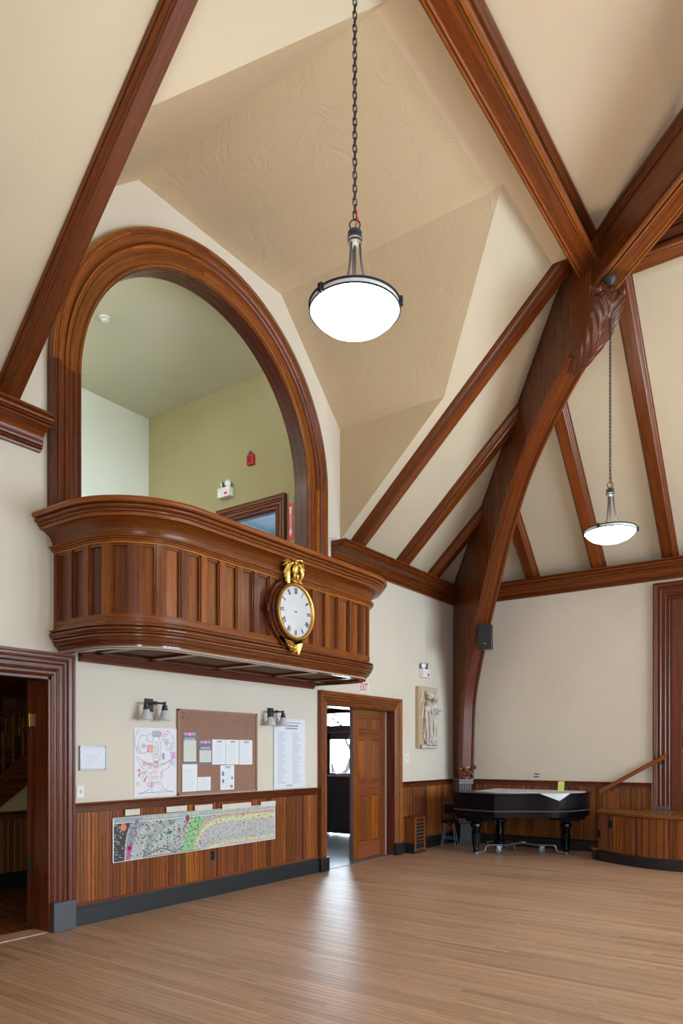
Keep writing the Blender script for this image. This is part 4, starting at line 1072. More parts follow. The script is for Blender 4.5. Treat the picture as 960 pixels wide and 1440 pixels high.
for _ in range(90):
    x, y = R.uniform(3, 116), R.uniform(4, 144); cv.line([(x, y), (x + R.uniform(-6, 6), y + R.uniform(-5, 5))], R.choice([dk, (.6, .3, .6), (.35, .55, .5), (.75, .35, .4)]), 1, .35)
sheet('tree_drawing', cv, (XL + .008, 4.885, z(-.475)), Y_, Z_, .59, .745, label='tall sheet with a colourful crayon and pen tree, left of the cork board', cat='drawing', th=.006)

# cork board with its notices
cb = thing('cork_board', 'brown cork notice board hanging between the two wall sconces', 'notice board', (XL, 6.13, z(-.475)))
obj('cork_panel', MB().box((XL, 5.50, z(-.468)), (XL + .022, 6.77, z(.485)), 'y'), CORK, cb)
m = MB()
for q in (5.487, 6.783): m.box((XL, q - .012, z(-.48)), (XL + .032, q + .012, z(.495)))
for q in (-.474, .488): m.box((XL, 5.475, z(q) - .01), (XL + .032, 6.795, z(q) + .01), 'y')
obj('frame', m, plain('cork_frame', (.36, .20, .12), .6), cb)
for y_, q in ((5.56, .45), (5.545, .40), (6.05, .33), (6.25, .30), (6.73, .36), (6.74, .28), (6.62, .38), (6.47, -.33)):
    obj('push_pin', MB().lathe([(0, .012), (.006, .012), (.007, .006), (.003, .0), (0, 0)], (XL + .022, y_, z(q)), 8, X_), STEEL if y_ > 6 else BLACK, cb)
BX = XL + .0265
pw = (.80, .82, .87)
def heading(cv):
    cv.rect(0, 0, cv.w, cv.h, (.17, .15, .24)); 
    return cv
def purple(w, h, title_h, body, rows):
    c = Canvas(w, h, (.20, .18, .27)); y = int(title_h * .12)
    for k, col in enumerate(((.75, .25, .3), (.75, .55, .3), (.3, .55, .4), (.25, .6, .55))): c.rect(w * .1, y + k * 2, w * .9, y + k * 2 + 2, col, .8)
    c.disc(w / 2, y + 5, 6, (.8, .08, .45)); c.disc(w / 2, y + 6, 2.5, (.9, .85, .9)); c.rect(w / 2 - 1, y, w / 2 + 1, y + 5, (.9, .85, .9))
    c.rows(w * .15, title_h * .72, w * .9, title_h * .95, 4, (.85, .85, .9), R, 1, 2, .9, .1)
    c.rect(w * .06, title_h, w * .94, h * body, (.66, .70, .64))
    c.rows(w * .1, title_h + 3, w * .9, h * body - 2, rows, (.3, .33, .36), R, 1, 1, .5, .05)
    return c
def letter(w, h, head=True, imgs=False):
    c = Canvas(w, h, pw)
    if head: c.rect(w * .35, h * .06, w * .75, h * .10, (.12, .12, .15), .85); c.rect(w * .3, h * .13, w * .8, h * .145, (.35, .35, .4), .6)
    c.rows(w * .1, h * .2, w * .93, h * .93, 4, (.35, .36, .42), R, 1, 1, .55, .35)
    return c
papers = [
 ('schedule', purple(50, 90, 24, .94, 4), 5.548, -.126, .215, .365, 'tall purple edged schedule with a green table, top left paper on the cork board'),
 ('schedule', purple(50, 80, 34, .90, 3), 5.790, -.141, .212, .296, 'purple poster with pink emblem, beside the taller schedule on the cork board'),
 ('notice', letter(50, 72), 6.006, -.142, .220, .300, 'white two column notice touching the purple poster on the cork board'),
 ('notice', letter(50, 72), 6.232, -.145, .226, .303, 'white notice in the middle of the row of three on the cork board'),
 ('notice', letter(50, 72), 6.466, -.148, .236, .306, 'rightmost white notice of the row on the cork board'),
 ('notice', letter(50, 72, False), 5.540, -.445, .226, .314, 'white letter at the bottom left of the cork board'),
 ('notice', letter(50, 40, False), 5.772, -.444, .208, .160, 'half height white slip beside the letter at the board bottom'),
]
c = letter(50, 76); 
for x, y, w_, h_ in ((5, 20, 8, 12), (6, 44, 7, 10), (40, 36, 5, 8), (36, 62, 8, 8)): c.rect(x, y, x + w_, y + h_, (.08, .08, .12)); c.rect(x + 2, y + 2, x + w_ - 3, y + h_ - 3, (.6, .6, .62))
papers.append(('notice', c, 6.140, -.450, .236, .298, 'white flyer with four small black pictures, lower middle of the cork board'))
for i, (nm, c, y0, q, w_, h_, lb) in enumerate(papers):
    sheet(nm, c, (BX + .0004 * (i % 3), y0, z(q)), Y_, Z_, w_, h_, th=.0012, label=lb, cat='paper', group='papers pinned to the cork board')
# name list
c = Canvas(110, 156, (.76, .80, .88))
c.rect(30, 8, 92, 10, (.25, .25, .3), .8); c.rect(38, 14, 84, 17, (.15, .15, .2), .8); c.rect(40, 20, 82, 23, (.15, .15, .2), .8)
for x0 in (12, 64): c.rows(x0, 30, x0 + 34, 146, 3, (.22, .23, .28), R, 1.0, 1, .75, .55)
c.rect(42, 149, 64, 151, (.15, .15, .2), .8)
sheet('name_list', c, (XL + .02, 7.13, z(-.478)), Y_, Z_, .655, .935, th=.016, label='tall white board listing names in two columns, below the right sconce', cat='poster')
# long banner on the wainscot
bw_, bh_ = 400, 74
c = Canvas(bw_, bh_, (.45, .50, .50)); X, Y = c.xy(); u = X / bw_; v = Y / bh_
bend = lambda k: (0, .060, .095, .15, .20, .29)[k] + (0, .05, .14, .20, .30, .34)[k] * (1 - v) ** 3.0
for k, col in enumerate([(.025, .03, .035), (.30, .33, .38), (.44, .50, .52), (.36, .43, .42), (.47, .53, .52), (.40, .47, .45)]):
    c.mask(u > (bend(k) if k else -1), col)
    if k: c.mask(abs(u - bend(k)) < .002, (.7, .72, .72), .7)
gl = .36 + .07 * (1 - v); c.mask((u > gl) & (u < gl + .085) & (v > .16), (.26, .60, .24))
cu = .445 + .10 * np.clip(1 - v, 0, 1) ** 1.2
def band(t0, t1, col): 
    d = .13 + .8 * np.exp(-np.clip(u - .43, 0, 9) / .05)
    c.mask((u > .44) & (v > d + t0) & (v < d + t1), col)
band(.0, .9, (.50, .48, .50)); band(.0, .07, (.62, .36, .26)); band(.10, .22, (.66, .68, .36)); band(.26, .34, (.55, .50, .50)); band(.58, .66, (.45, .52, .44)); band(.72, .79, (.66, .62, .34))
c.rect(0, 0, bw_, 9, (.30, .36, .38)); c.rect(0, 9, bw_, 10, (.8, .8, .8)); c.rect(60, 2, bw_, 7, (.42, .50, .50), .8)
rr = random.Random(8)
for _ in range(1500):
    x, y = rr.uniform(.08, .99) * bw_, rr.uniform(.14, .92) * bh_
    col = rr.choice([(.06, .07, .06), (.05, .10, .06), (.25, .05, .08), (.10, .08, .06), (.35, .12, .08), (.60, .60, .55), (.12, .25, .14), (.2, .2, .18)])
    w_, h_ = rr.choice([(1, 1), (2, 1), (1, 2), (2, 2), (3, 2), (2, 3), (4, 3)]) if x < 190 else rr.choice([(1, 1), (2, 1), (2, 2), (1, 2)])
    c.rect(x, y, x + w_, y + h_, col, .85)
for _ in range(60): x = rr.uniform(60, 395); c.rect(x, 2, x + 3, 7, rr.choice([(.5, .62, .3), (.6, .6, .62), (.3, .4, .45)]), .9)
for _ in range(70): c.rect(*(lambda x, y: (x, y, x + 2, y + 1))(rr.uniform(2, 20), rr.uniform(4, 70)), (.6, .62, .62), .8)
c.disc(21, 17, 6, (.80, .20, .10)); c.disc(33, 53, 6, (.65, .05, .28)); c.disc(33, 53, 3, (.12, .02, .08)); c.line([(32, 58), (29, 70)], (.65, .05, .28), 4); c.disc(48, 9, 4, (.3, .12, .25)); c.disc(160, 12, 5, (.30, .05, .10), ry=6)
c.disc(118, 34, 7, (.06, .20, .10), ry=3); c.line([(118, 36), (118, 56)], (.15, .08, .05), 1); c.line([(164, 14), (150, 30)], (.3, .05, .1), 2)
c.line([(60, 70), (100, 60), (130, 70), (150, 62)], (.15, .12, .12), 2); c.rect(60, 71, 190, 73, (.25, .14, .13), .8)
c.rect(0, 0, 2, bh_, (.8, .8, .8)); c.rect(0, bh_ - 1, bw_, bh_, (.8, .8, .8)); c.rect(bw_ - 2, 0, bw_, bh_, (.8, .8, .8)); c.rect(0, 0, bw_, 1, (.55, .57, .57))
sheet('banner', c, (XL + .030, 4.60, z(-1.135)), Y_, Z_, 2.54, .462, th=.004, label='long illustrated timeline banner taped across the wainscot planks', cat='banner')
for i, (y0, y1, q, lb) in enumerate(((4.74, 4.93, -.655, 'leftmost strip of masking tape along the banner top'), (5.29, 5.59, -.66, 'second strip of masking tape from the left on the banner top'), (5.71, 5.99, -.668, 'middle strip of masking tape on the banner top'),
                        (6.15, 6.66, -.682, 'longest strip of masking tape on the banner top'), (6.84, 7.13, -.69, 'rightmost strip of masking tape, at the banner corner'))):
    m = MB(); n = 8
    for k in range(n): 
        a_, b_ = y0 + (y1 - y0) * k / n, y0 + (y1 - y0) * (k + 1) / n; w0, w1 = .002 * math.sin(k * 2.1 + i), .002 * math.sin((k + 1) * 2.1 + i)
        m.add([(XL + .0355 + w0, a_ + .012, z(q) - .005), (XL + .0355 + w1, b_ + .012, z(q) - .005), (XL + .049, b_, z(q) + .06), (XL + .049, a_, z(q) + .06), (XL + .0345 + w0, a_ + .012, z(q) - .005), (XL + .0345 + w1, b_ + .012, z(q) - .005), (XL + .048, b_, z(q) + .06), (XL + .048, a_, z(q) + .06)],
              [(0, 1, 2, 3), (7, 6, 5, 4), (0, 4, 5, 1), (3, 2, 6, 7)] + ([(0, 3, 7, 4)] if k == 0 else []) + ([(1, 5, 6, 2)] if k == n - 1 else []), [[(0, 0)] * 4] * (4 + (k == 0) + (k == n - 1)))
    obj('tape_strip', m, TAPE, label=lb, cat='tape', group='masking tape holding up the banner')
for i, q in enumerate((-.395, -.445)):
    obj('tape_mark', MB().box((-4.655, YF - .004, z(q)), (-4.555, YF - .0005, z(q) + .022), 'x'), BLUE, label=('upper' if i == 0 else 'lower') + ' short blue tape mark on the far wall above the piano', cat='tape', group='blue tape marks above the piano')

# ================================================================== WALL LAMPS AND SIGNS
def sconce(y, label):
    t = thing('wall_sconce', label, 'lamp', (XL, y, z(.5)), 'twin arm wall sconces beside the cork board')
    m = MB().box((XL, y - .055, z(.445)), (XL + .018, y + .055, z(.585))).box((XL + .018, y - .04, z(.46)), (XL + .03, y + .04, z(.57)))
    obj('back_plate', m, IRON, t, bevel=.003)
    cx, zz = XL + .12, z(.535)
    m = MB().tube([(XL + .03, y, zz), (XL + .09, y, zz), (cx, y, zz)], .013, 8).tube([(cx, y - .13, zz), (cx, y + .13, zz)], .011, 8)
    m.lathe([(0, -.02), (.017, -.02), (.02, 0), (.017, .02), (0, .02)], (cx, y, zz), 12, Y_); obj('arm', m, IRON, t)
    for s in (-.125, .125):
        so = obj('socket', MB().lathe([(0, .02), (.014, .02), (.016, .0), (.012, -.012), (.026, -.02), (.028, -.05), (.034, -.055), (.036, -.075), (0, -.075)], (cx, y + s, zz), 16), IRON, t)
        n = 18; pr = [(.030, -.072), (.036, -.085), (.048, -.115), (.062, -.15), (.073, -.182), (.071, -.182), (.060, -.15), (.046, -.115), (.034, -.085)]
        obj('glass_shade', MB().lathe(pr, (cx, y + s, zz), n), GREYS, t)
sconce(5.08, 'dark bronze twin sconce with glass shades above the tree drawing')
sconce(7.07, 'dark bronze twin sconce with glass shades above the name list')
ex = thing('exit_sign', 'white exit sign with red letters above the sliding door casing', 'sign', (XL, 9.27, z(.93)))
obj('sign_board', MB().box((XL, 9.14, z(.935)), (XL + .012, 9.41, z(1.11)), 'y'), WHITE, ex, bevel=.002)
text('lettering', 'EXIT', SIGNRED, (XL + .0125, 9.275, z(1.02)), Y_, Z_, .17, ex, sx=.62)
def emlight(P, U, N, label):
    P, U, N = V3(P), V3(U), V3(N)
    t = thing('emergency_light', label, 'emergency light', tuple(P))
    obj('battery_case', MB().obox(P + N * .05 + Z_ * .075, U * .13, Z_ * .075, N * .05), WHITE, t, bevel=.006)
    obj('test_label', MB().obox(P + N * .1015 + U * .05 + Z_ * .05, U * .03, Z_ * .02, N * .001), SIGNRED, t)
    for s in (-.065, .065):
        c = P + N * .06 + U * s + Z_ * .205; ax = (N + U * s * 6 - Z_ * .15).normalized()
        h = obj('lamp_head', MB().lathe([(0, -.055), (.03, -.05), (.05, -.02), (.056, .01), (.058, .02), (.05, .022), (.0, .012)], c, 18, ax).tube([P + N * .05 + U * s + Z_ * .15, c - Z_ * .03], .012, 8), STEEL, t)
        obj('lens', MB().lathe([(0, .026), (.03, .024), (.048, .018)], c, 16, ax), WHITE, h)
emlight((XL, 11.15, z(1.33)), Y_, X_, 'white twin head emergency light above the plaster relief')
emlight((-7.98, GY, z(4.0)), X_, -Y_, 'white twin head emergency light on the green gallery wall')
al = thing('fire_alarm', 'red fire alarm strobe high on the green gallery wall', 'fire alarm', (-7.46, GY, z(4.42)))
obj('housing', MB().box((-7.53, GY - .06, z(4.40)), (-7.40, GY, z(4.55))), RED, al, bevel=.006)
obj('strobe_lens', MB().box((-7.49, GY - .085, z(4.55)), (-7.44, GY - .01, z(4.60))), STEEL, al, bevel=.004)
m = MB()
for q in range(4): m.box((-7.51, GY - .064, z(4.425) + q * .026), (-7.42, GY - .06, z(4.435) + q * .026), 'x')
obj('grille', m, EBONY, al)
fe = thing('extinguisher_sign', 'narrow red sign with white down arrow beside the gallery doorway', 'sign', (-6.70, GY, z(3.12)))
obj('sign_board', MB().box((-6.745, GY - .008, z(3.12)), (-6.645, GY, z(3.66))), SIGNRED, fe)
m = MB().prism([[(-.018, -.15), (.018, -.15), (.018, .17), (.032, .22), (0, .20), (-.032, .22), (-.018, .17)]], (-6.695, GY - .0095, z(3.40)), X_, Z_, -Y_, .001)
m.prism([[(-.032, -.15), (0, -.23), (.032, -.15)]], (-6.695, GY - .0095, z(3.40)), X_, Z_, -Y_, .001)
obj('arrow', m, WHITE, fe, smooth=0)
text('lettering', 'FIRE EXTINGUISHER', SIGNRED, (-6.695, GY - .0115, z(3.40)), (0, 0, -1), X_, .040, fe, sx=.62)
sd = thing('smoke_detector', 'round white smoke detector on the gallery ceiling', 'smoke detector', (-8.04, 5.87, GZ - .05))
obj('base_ring', MB().lathe([(0, 0), (.075, 0), (.075, -.015), (0, -.015)], (-8.04, 5.87, GZ), 24), WHITE, sd)
obj('sensor_dome', MB().lathe([(.055, -.015), (.055, -.03), (.035, -.05), (0, -.053)], (-8.04, 5.87, GZ), 24), WHITE, sd)
obj('vent_slots', MB().lathe([(.056, -.02), (.058, -.022), (.056, -.026)], (-8.04, 5.87, GZ), 24), BLACK, sd)

# plaster relief of two robed figures
def relief(u, v):
    """u across, v up (0..1); returns relief height"""
    h = 0.0; x = u * .62; y = v * 1.08
    def cap(ax, ay, bx, by, r0, r1, d):
        px, py, dx, dy = x - ax, y - ay, bx - ax, by - ay
        t = max(0, min(1, (px * dx + py * dy) / (dx * dx + dy * dy))); r = r0 + (r1 - r0) * t
        q = math.hypot(px - dx * t, py - dy * t) / r
        return d * math.sqrt(1 - q * q) if q < 1 else 0
    for fx, s, sh in ((.215, 1, 0), (.42, -1, -.015)):
        f = 0
        f = max(f, cap(fx, .20, fx + .01 * s, .70, .115, .085, .075))               # robe
        fold = .012 * math.sin((x - fx) * 95 + y * 5 * s) + .006 * math.sin((x - fx) * 190 + y * 9)
        if f > 0: f += fold * min(1, f * 25)
        f = max(f, cap(fx, .70, fx + .005, .79, .095, .045, .085))                      # shoulders
        f = max(f, cap(fx - .02 * s, .78 + sh, fx + .06, .62, .038, .034, .105))      # arm
        f = max(f, cap(fx + .06, .62, fx + .17 * s if s > 0 else fx + .12, .68, .032, .026, .115))
        f = max(f, cap(fx + .01, .905 + sh, fx + .012, .93 + sh, .052, .050, .120))    # head
        f = max(f, cap(fx + .03, .90 + sh, fx + .036, .905 + sh, .012, .012, .125))   # nose
        f = max(f, cap(fx - .01, .96 + sh, fx + .015, .955 + sh, .048, .046, .105) + .006 * math.sin(x * 260) * math.sin(y * 240) * (y > .93))
        for l in (-.045, .045): f = max(f, cap(fx + l, .22, fx + l, .08, .034, .024, .06), cap(fx + l, .075, fx + l + .035, .06, .026, .02, .075))
        h = max(h, f)
    h = max(h, cap(.30, .655, .57, .68, .022, .022, .125))                             # scroll they hold
    h = max(h, .03 * (y < .055), cap(.03, .84, .05, .98, .03, .02, .03), cap(.06, .55, .07, .72, .03, .02, .03))
    return h
pr_ = thing('plaster_relief', 'cast plaster relief of two robed figures sharing a scroll', 'relief', (XL, 11.28, z(.08)))
obj('slab', MB().box((XL + .001, 10.90, z(.075)), (XL + .07, 11.60, z(1.165))), plain('cast_edge', (.50, .36, .22), .7), pr_, bevel=.006)
NU, NV = 90, 140
hf = np.array([[relief(i / NU, j / NV) for i in range(NU + 1)] for j in range(NV + 1)]) * 1.25
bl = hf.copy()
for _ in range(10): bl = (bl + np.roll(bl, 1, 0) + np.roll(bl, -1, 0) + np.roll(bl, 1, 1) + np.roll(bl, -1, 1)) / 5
hollow_ink = []                 # browner in the hollows of the cast
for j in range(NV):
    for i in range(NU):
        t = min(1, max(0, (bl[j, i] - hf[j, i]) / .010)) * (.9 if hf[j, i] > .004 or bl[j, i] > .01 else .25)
        hollow_ink.append((.62 - .34 * t, .58 - .40 * t, .52 - .42 * t, 1))
obj('figures', MB().grid(lambda u, v: V3((XL + .068 + hf[round(v * NV), round(u * NU)], 10.945 + u * .62, z(.082) + v * 1.075)), NU, NV), INK, pr_, smooth=50, ink=hollow_ink)

# wall speaker on the truss
sp_ = thing('loudspeaker', 'small black loudspeaker fixed to the curved corner truss', 'speaker', tuple(V3((-5.13, 11.43, z(1.77)))))
fd = V3((.30, -.95, 0)).normalized(); sd_ = fd.cross(Z_); cpos = V3((-5.10, 11.40, z(1.98)))
tl = (Z_ + fd * .06).normalized()
obj('cabinet', MB().obox(cpos, tl * .205, sd_ * .115, fd * .10), BLACK, sp_, bevel=.01)
obj('grille', MB().obox(cpos + fd * .102, tl * .195, sd_ * .105, fd * .004), plain('speaker_cloth', (.02, .02, .022), .8), sp_, bevel=.003)
obj('badge', MB().obox(cpos + fd * .108 - tl * .12, tl * .013, sd_ * .013, fd * .002), STEEL, sp_)
obj('wall_bracket', MB().tube([cpos - fd * .10, cpos - fd * .16, cpos - fd * .22 + V3((-.02, .02, 0))], .02, 8), BLACK, sp_)

# ================================================================== BALCONY CLOCK
ck = thing('wall_clock', 'round gilt-rimmed clock with a golden eagle on the balcony front', 'clock', (-5.05, 5.95, z(1.05)))
CY, CZ = 6.07, z(1.543)
bb = [(.36 * math.cos(a) * (1 if abs(math.sin(a)) < .9 else 1), .36 * math.sin(a)) for a in [2 * PI * k / 48 for k in range(48)]]
bb = [(a, b) for a, b in bb]
obj('backboard', MB().prism([bb], (-5.052, CY, CZ), Y_, Z_, X_, .03), OAKD, ck, bevel=.006)
for s in (-1, 1): obj('back_wing', MB().obox((-5.03, CY + s * .365, CZ), Z_ * .045, Y_ * .03, X_ * .02), OAKD, ck, bevel=.004)
obj('back_crest', MB().prism([[(-.10, .30), (.10, .30), (.11, .48), (.13, .56), (.09, .66), (-.09, .66), (-.13, .56), (-.11, .48)]], (-5.052, CY, CZ), Y_, Z_, X_, .06), OAKD, ck, smooth=0)
obj('back_foot', MB().prism([[(-.20, -.28), (.20, -.28), (.10, -.45), (-.10, -.45)]], (-5.052, CY, CZ), Y_, Z_, X_, .03), OAKD, ck, smooth=0)
obj('drum_case', MB().lathe([(0, 0), (.315, 0), (.325, .02), (.312, .03), (.308, .055), (.312, .065), (0, .065)], (-5.022, CY, CZ), 48, X_), OAKD, ck)
obj('bezel', MB().lathe([(.278, 0), (.276, .018), (.285, .032), (.298, .036), (.310, .028), (.316, .01), (.312, 0)], (-4.958, CY, CZ), 56, X_), GOLD, ck)
obj('dial', MB().lathe([(.282, .0), (.27, .006), (0, .008)], (-4.957, CY, CZ), 48, X_), plain('dial_white', (.62, .64, .66), .35), ck)
def dialpt(r, a): return V3((-4.9485, CY + r * math.sin(a), CZ + r * math.cos(a)))
for k, s in enumerate(['XII', 'I', 'II', 'III', 'IIII', 'V', 'VI', 'VII', 'VIII', 'IX', 'X', 'XI']):
    a = 2 * PI * k / 12; rad = V3((0, math.sin(a), math.cos(a))); tan = V3((0, math.cos(a), -math.sin(a)))
    c = dialpt(.228, a); m = MB(); W = {'I': .013, 'V': .026, 'X': .026}; tw = sum(W[q] for q in s); x = -tw / 2
    for q in s:
        cx = x + W[q] / 2; x += W[q]
        if q == 'I': bars = [((0, -1), (0, 1), .0035)]
        elif q == 'V': bars = [((-.8, 1), (0, -1), .0035), ((.8, 1), (0, -1), .002)]
        else: bars = [((-.8, 1), (.8, -1), .0035), ((.8, 1), (-.8, -1), .002)]
        for (x0, y0), (x1, y1), t_ in bars:
            h2 = .030; p0 = c + tan * (cx + x0 * W[q] / 2) + rad * y0 * h2; p1 = c + tan * (cx + x1 * W[q] / 2) + rad * y1 * h2
            dd = (p1 - p0); m.obox((p0 + p1) / 2, dd / 2, dd.normalized().cross(X_) * t_, X_ * .0006)
    obj('numeral', m, EBONY, ck, smooth=0)
m = MB().lathe([(0, 0), (.009, 0), (.007, .01), (0, .012)], (-4.949, CY, CZ), 12, X_).lathe([(0, 0), (.004, 0), (0, .004)], (-4.949, CY - .026, CZ + .006), 8, X_); obj('hand_arbor', m, EBONY, ck)
m = MB(); rr = random.Random(2)
for row, (w_, zz) in enumerate(((.05, .075), (.09, -.055), (.10, -.062), (.06, -.085))):
    y_ = -w_
    while y_ < w_: l = rr.uniform(.006, .014); m.obox((-4.9485, CY + y_, CZ + zz + (0 if row != 1 else 0)), Y_ * l / 2, Z_ * .0022, X_ * .0004); y_ += l + .004
obj('maker_script', m, GREYS, ck, smooth=0)
# eagle finial, facing the room with half-open wings
eg = MB(); E0 = V3((-4.955, CY - .005, CZ + .36))
eg.ell(E0 + Z_ * .10, X_ * .035, Y_ * .04, (Z_ * .085 + X_ * .015)); eg.ell(E0 + Z_ * .195 + X_ * .02, X_ * .03, Y_ * .026, Z_ * .03)
eg.tube([E0 + Z_ * .15, E0 + Z_ * .18 + X_ * .01, E0 + Z_ * .20 + X_ * .02], [.034, .026, .022], 8)
eg.tube([E0 + V3((.03, .012, .20)), E0 + V3((.05, .034, .198)), E0 + V3((.052, .046, .182))], [.014, .01, .003], 6)
for s in (-1, 1):
    eg.tube([E0 + V3((.01, s * .02, .04)), E0 + V3((.012, s * .022, .0)), E0 + V3((.02, s * .022, -.02))], [.018, .012, .01], 6)
    for q in (-.014, 0, .014): eg.tube([E0 + V3((.02, s * .022, -.012)), E0 + V3((.045, s * .022 + q, -.02))], [.007, .004], 5)
for q in (-.03, -.01, .01, .03): eg.tube([E0 + V3((-.02, q * .3, .04)), E0 + V3((-.025, q, -.03))], [.014, .008], 5)
def widen(m): m.v = [(E0.x + (a - E0.x) * 1.15, E0.y + (b - E0.y) * 1.35, c_) for a, b, c_ in m.v]; return m
ego = obj('eagle', widen(eg), GOLD, ck)
for s in (-1, 1):
    w_ = MB()
    for k in range(7):
        r0 = E0 + V3((.0, s * (.03 + .008 * k), .155 - .004 * k)); tip = E0 + V3((-.015, s * (.125 - .006 * k * k * .4 + (.012 if s < 0 else -.01)), .12 - .042 * k + (.04 if k < 2 else 0)))
        mid = (r0 + tip) / 2 + V3((.012, s * .022, .02)); w_.tube([r0, mid, tip], [.014, .017, .004], 6)
    for k in range(4): w_.ell(E0 + V3((.012, s * (.045 + .018 * k), .165 - .012 * k)), X_ * .012, Y_ * .016, Z_ * .022, 8, 5)
    obj('wing', widen(w_), GOLD, ego)
pb = MB().ell(E0 + Z_ * -.035, X_ * .05, Y_ * .05, Z_ * .028).sweep([(-.06, 0), (.06, 0), (.09, -.02), (-.09, -.02)], [(E0 + Z_ * -.028 - X_ * .04, Y_, Z_), (E0 + Z_ * -.028 + X_ * .04, Y_, Z_)])
obj('eagle_plinth', pb, GOLD, ck)
lo = MB(); L0 = V3((-4.975, CY, CZ - .30))
for s in (-1, 1):
    for k in range(6):
        a = math.radians(200 - 22 * k) if s < 0 else math.radians(-20 + 22 * k)
        tip = L0 + V3((0, (.16 - .006 * k) * s * (1 - k * .12), -.02 - .025 * k)); lo.tube([L0 + V3((.02, s * .02, -.06 - .008 * k)), (L0 + tip) / 2 + V3((.03, s * .01, -.035 - .01 * k)), tip], [.014, .02, .005], 6)
lo.ell(L0 + V3((.02, 0, -.085)), X_ * .02, Y_ * .028, Z_ * .035)
for k in range(3): lo.ell(L0 + V3((.02, (k - 1) * .022, -.125)), X_ * .014, Y_ * .012, Z_ * .02, 8, 5)
obj('leaf_ornament', lo, GOLD, ck)

# ================================================================== PENDANT LAMPS
def pendant(loc, ztop, label, single):
    t = thing('pendant_lamp', label, 'pendant lamp', loc, 'chain-hung glass bowl pendants')
    c = V3(loc)
    obj('glass_bowl', MB().lathe([(.285, .012), (.283, -.01), (.265, -.045), (.22, -.085), (.15, -.115), (.07, -.131), (0, -.135)], c, 48), LAMP, t)
    obj('rim_ring', MB().tube([c + V3((math.cos(a), math.sin(a), 0)) * .293 + Z_ * .016 for a in [2 * PI * k / 48 for k in range(48)]], .007, 6, closed=True), IRON, t)
    obj('rim_ring', MB().tube([c + V3((math.cos(a), math.sin(a), 0)) * .290 + Z_ * -.018 for a in [2 * PI * k / 48 for k in range(48)]], .006, 6, closed=True), IRON, t)
    obj('reflector_band', MB().lathe([(.288, -.016), (.291, .0), (.288, .016)], c, 48), WHITE, t)
    for a in (math.radians(20), math.radians(140), math.radians(260)):
        d = V3((math.cos(a), math.sin(a), 0)); p = c + d * .298; m = MB()
        for e in (-1, 1):
            m.obox(p + d.cross(Z_) * e * .012, Z_ * .026, d * .014, d.cross(Z_) * .004)
        m.obox(p, Z_ * .008, d * .012, d.cross(Z_) * .012); m.ell(p + d * .012 + Z_ * .02, X_ * .007, Y_ * .007, Z_ * .007, 8, 5)
        obj('rim_clip', m, IRON, t)
        arm = catmull([(.032, .45), (.036, .36), (.046, .26), (.066, .16), (.10, .08), (.16, .04), (.27, .022)], 4)
        obj('arm', MB().tube([c + d * r + Z_ * q for r, q in arm], .0085, 6), IRON, t)
    obj('hub', MB().lathe([(0, .40), (.03, .405), (.045, .42), (.045, .435), (.05, .44), (.05, .455), (.044, .46), (.046, .49), (.03, .505), (0, .508)], c, 24), IRON, t)
    obj('stem', MB().lathe([(0, .41), (.009, .41), (.009, .1), (.014, .08), (.014, .02), (0, .02)], c, 10), IRON, t)
    obj('loop', MB().tube([c + V3((math.cos(TH) * math.cos(a), math.sin(TH) * math.cos(a), 0)) * .034 + Z_ * (.54 + .034 * math.sin(a)) for a in [2 * PI * k / 20 for k in range(20)]], .005, 6, closed=True), IRON, t)
    obj('wire_nut', MB().lathe([(0, 0), (.008, 0), (.006, .03), (0, .032)], c + V3((.012, .0, .60)), 8).tube([c + V3((.012, 0, .60)), c + V3((.022, .01, .575)), c + V3((.0, 0, .52))], .003, 5), RED, t)
    zz = c.z + .575; n = 0; one = None
    ch = MB()
    while zz < ztop:
        if single:
            if n < 2:
                m = MB(); chainlink(m, (c.x, c.y, zz + .026), TH + (PI / 2) * (n % 2) + .35); o = obj('chain_link', m, IRON, t)
                if n == 0: one = [o]
                else: one.append(o)
            else:
                o = one[n % 2].copy(); COL.objects.link(o); o.parent = t; o.location = one[n % 2].location + Z_ * (zz - (c.z + .575) - .043 * (n % 2))
        else: chainlink(ch, (c.x, c.y, zz + .026), TH + (PI / 2) * (n % 2) + .35, n=5)
        zz += .043; n += 1
    if not single: obj('chain', ch, IRON, t)['kind'] = 'stuff'
    obj('lamp_cord', MB().tube([(c.x + .004 * math.sin(k * 1.7), c.y + .004 * math.cos(k * 1.3), c.z + .5 + (ztop - c.z - .5) * k / 24) for k in range(25)], .0016, 4), BLACK, t)
    return t
p1 = pendant((-2.60, 3.79, z(2.86)), zp(-2.6) - .42, 'larger looking glass bowl pendant on a long chain, near the great arch', True)
p2 = pendant((-2.30, 8.65, z(2.60)), z(5.46), 'smaller looking glass bowl pendant hanging from the truss head at right', False)
obj('ceiling_hook', MB().lathe([(0, 0), (.012, .0), (.018, .03), (.04, .07), (.07, .10), (.075, .12), (.0, .14)], (-2.30, 8.65, z(5.44)), 18).tube([V3((-2.30, 8.65, z(5.44))) + V3((0, .0, -.0)), V3((-2.30, 8.65, z(5.40)))], .01, 6), IRON, p2)
for c in (p1, p2):
    l = bpy.data.lights.new('pendant_glow', 'AREA'); l.shape = 'DISK'; l.size = .5; l.energy = 17; l.color = (1.0, .80, .54)
    o = bpy.data.objects.new('pendant_glow', l); COL.objects.link(o); o.location = c.location + Z_ * .0; o.rotation_euler = (PI, 0, 0)

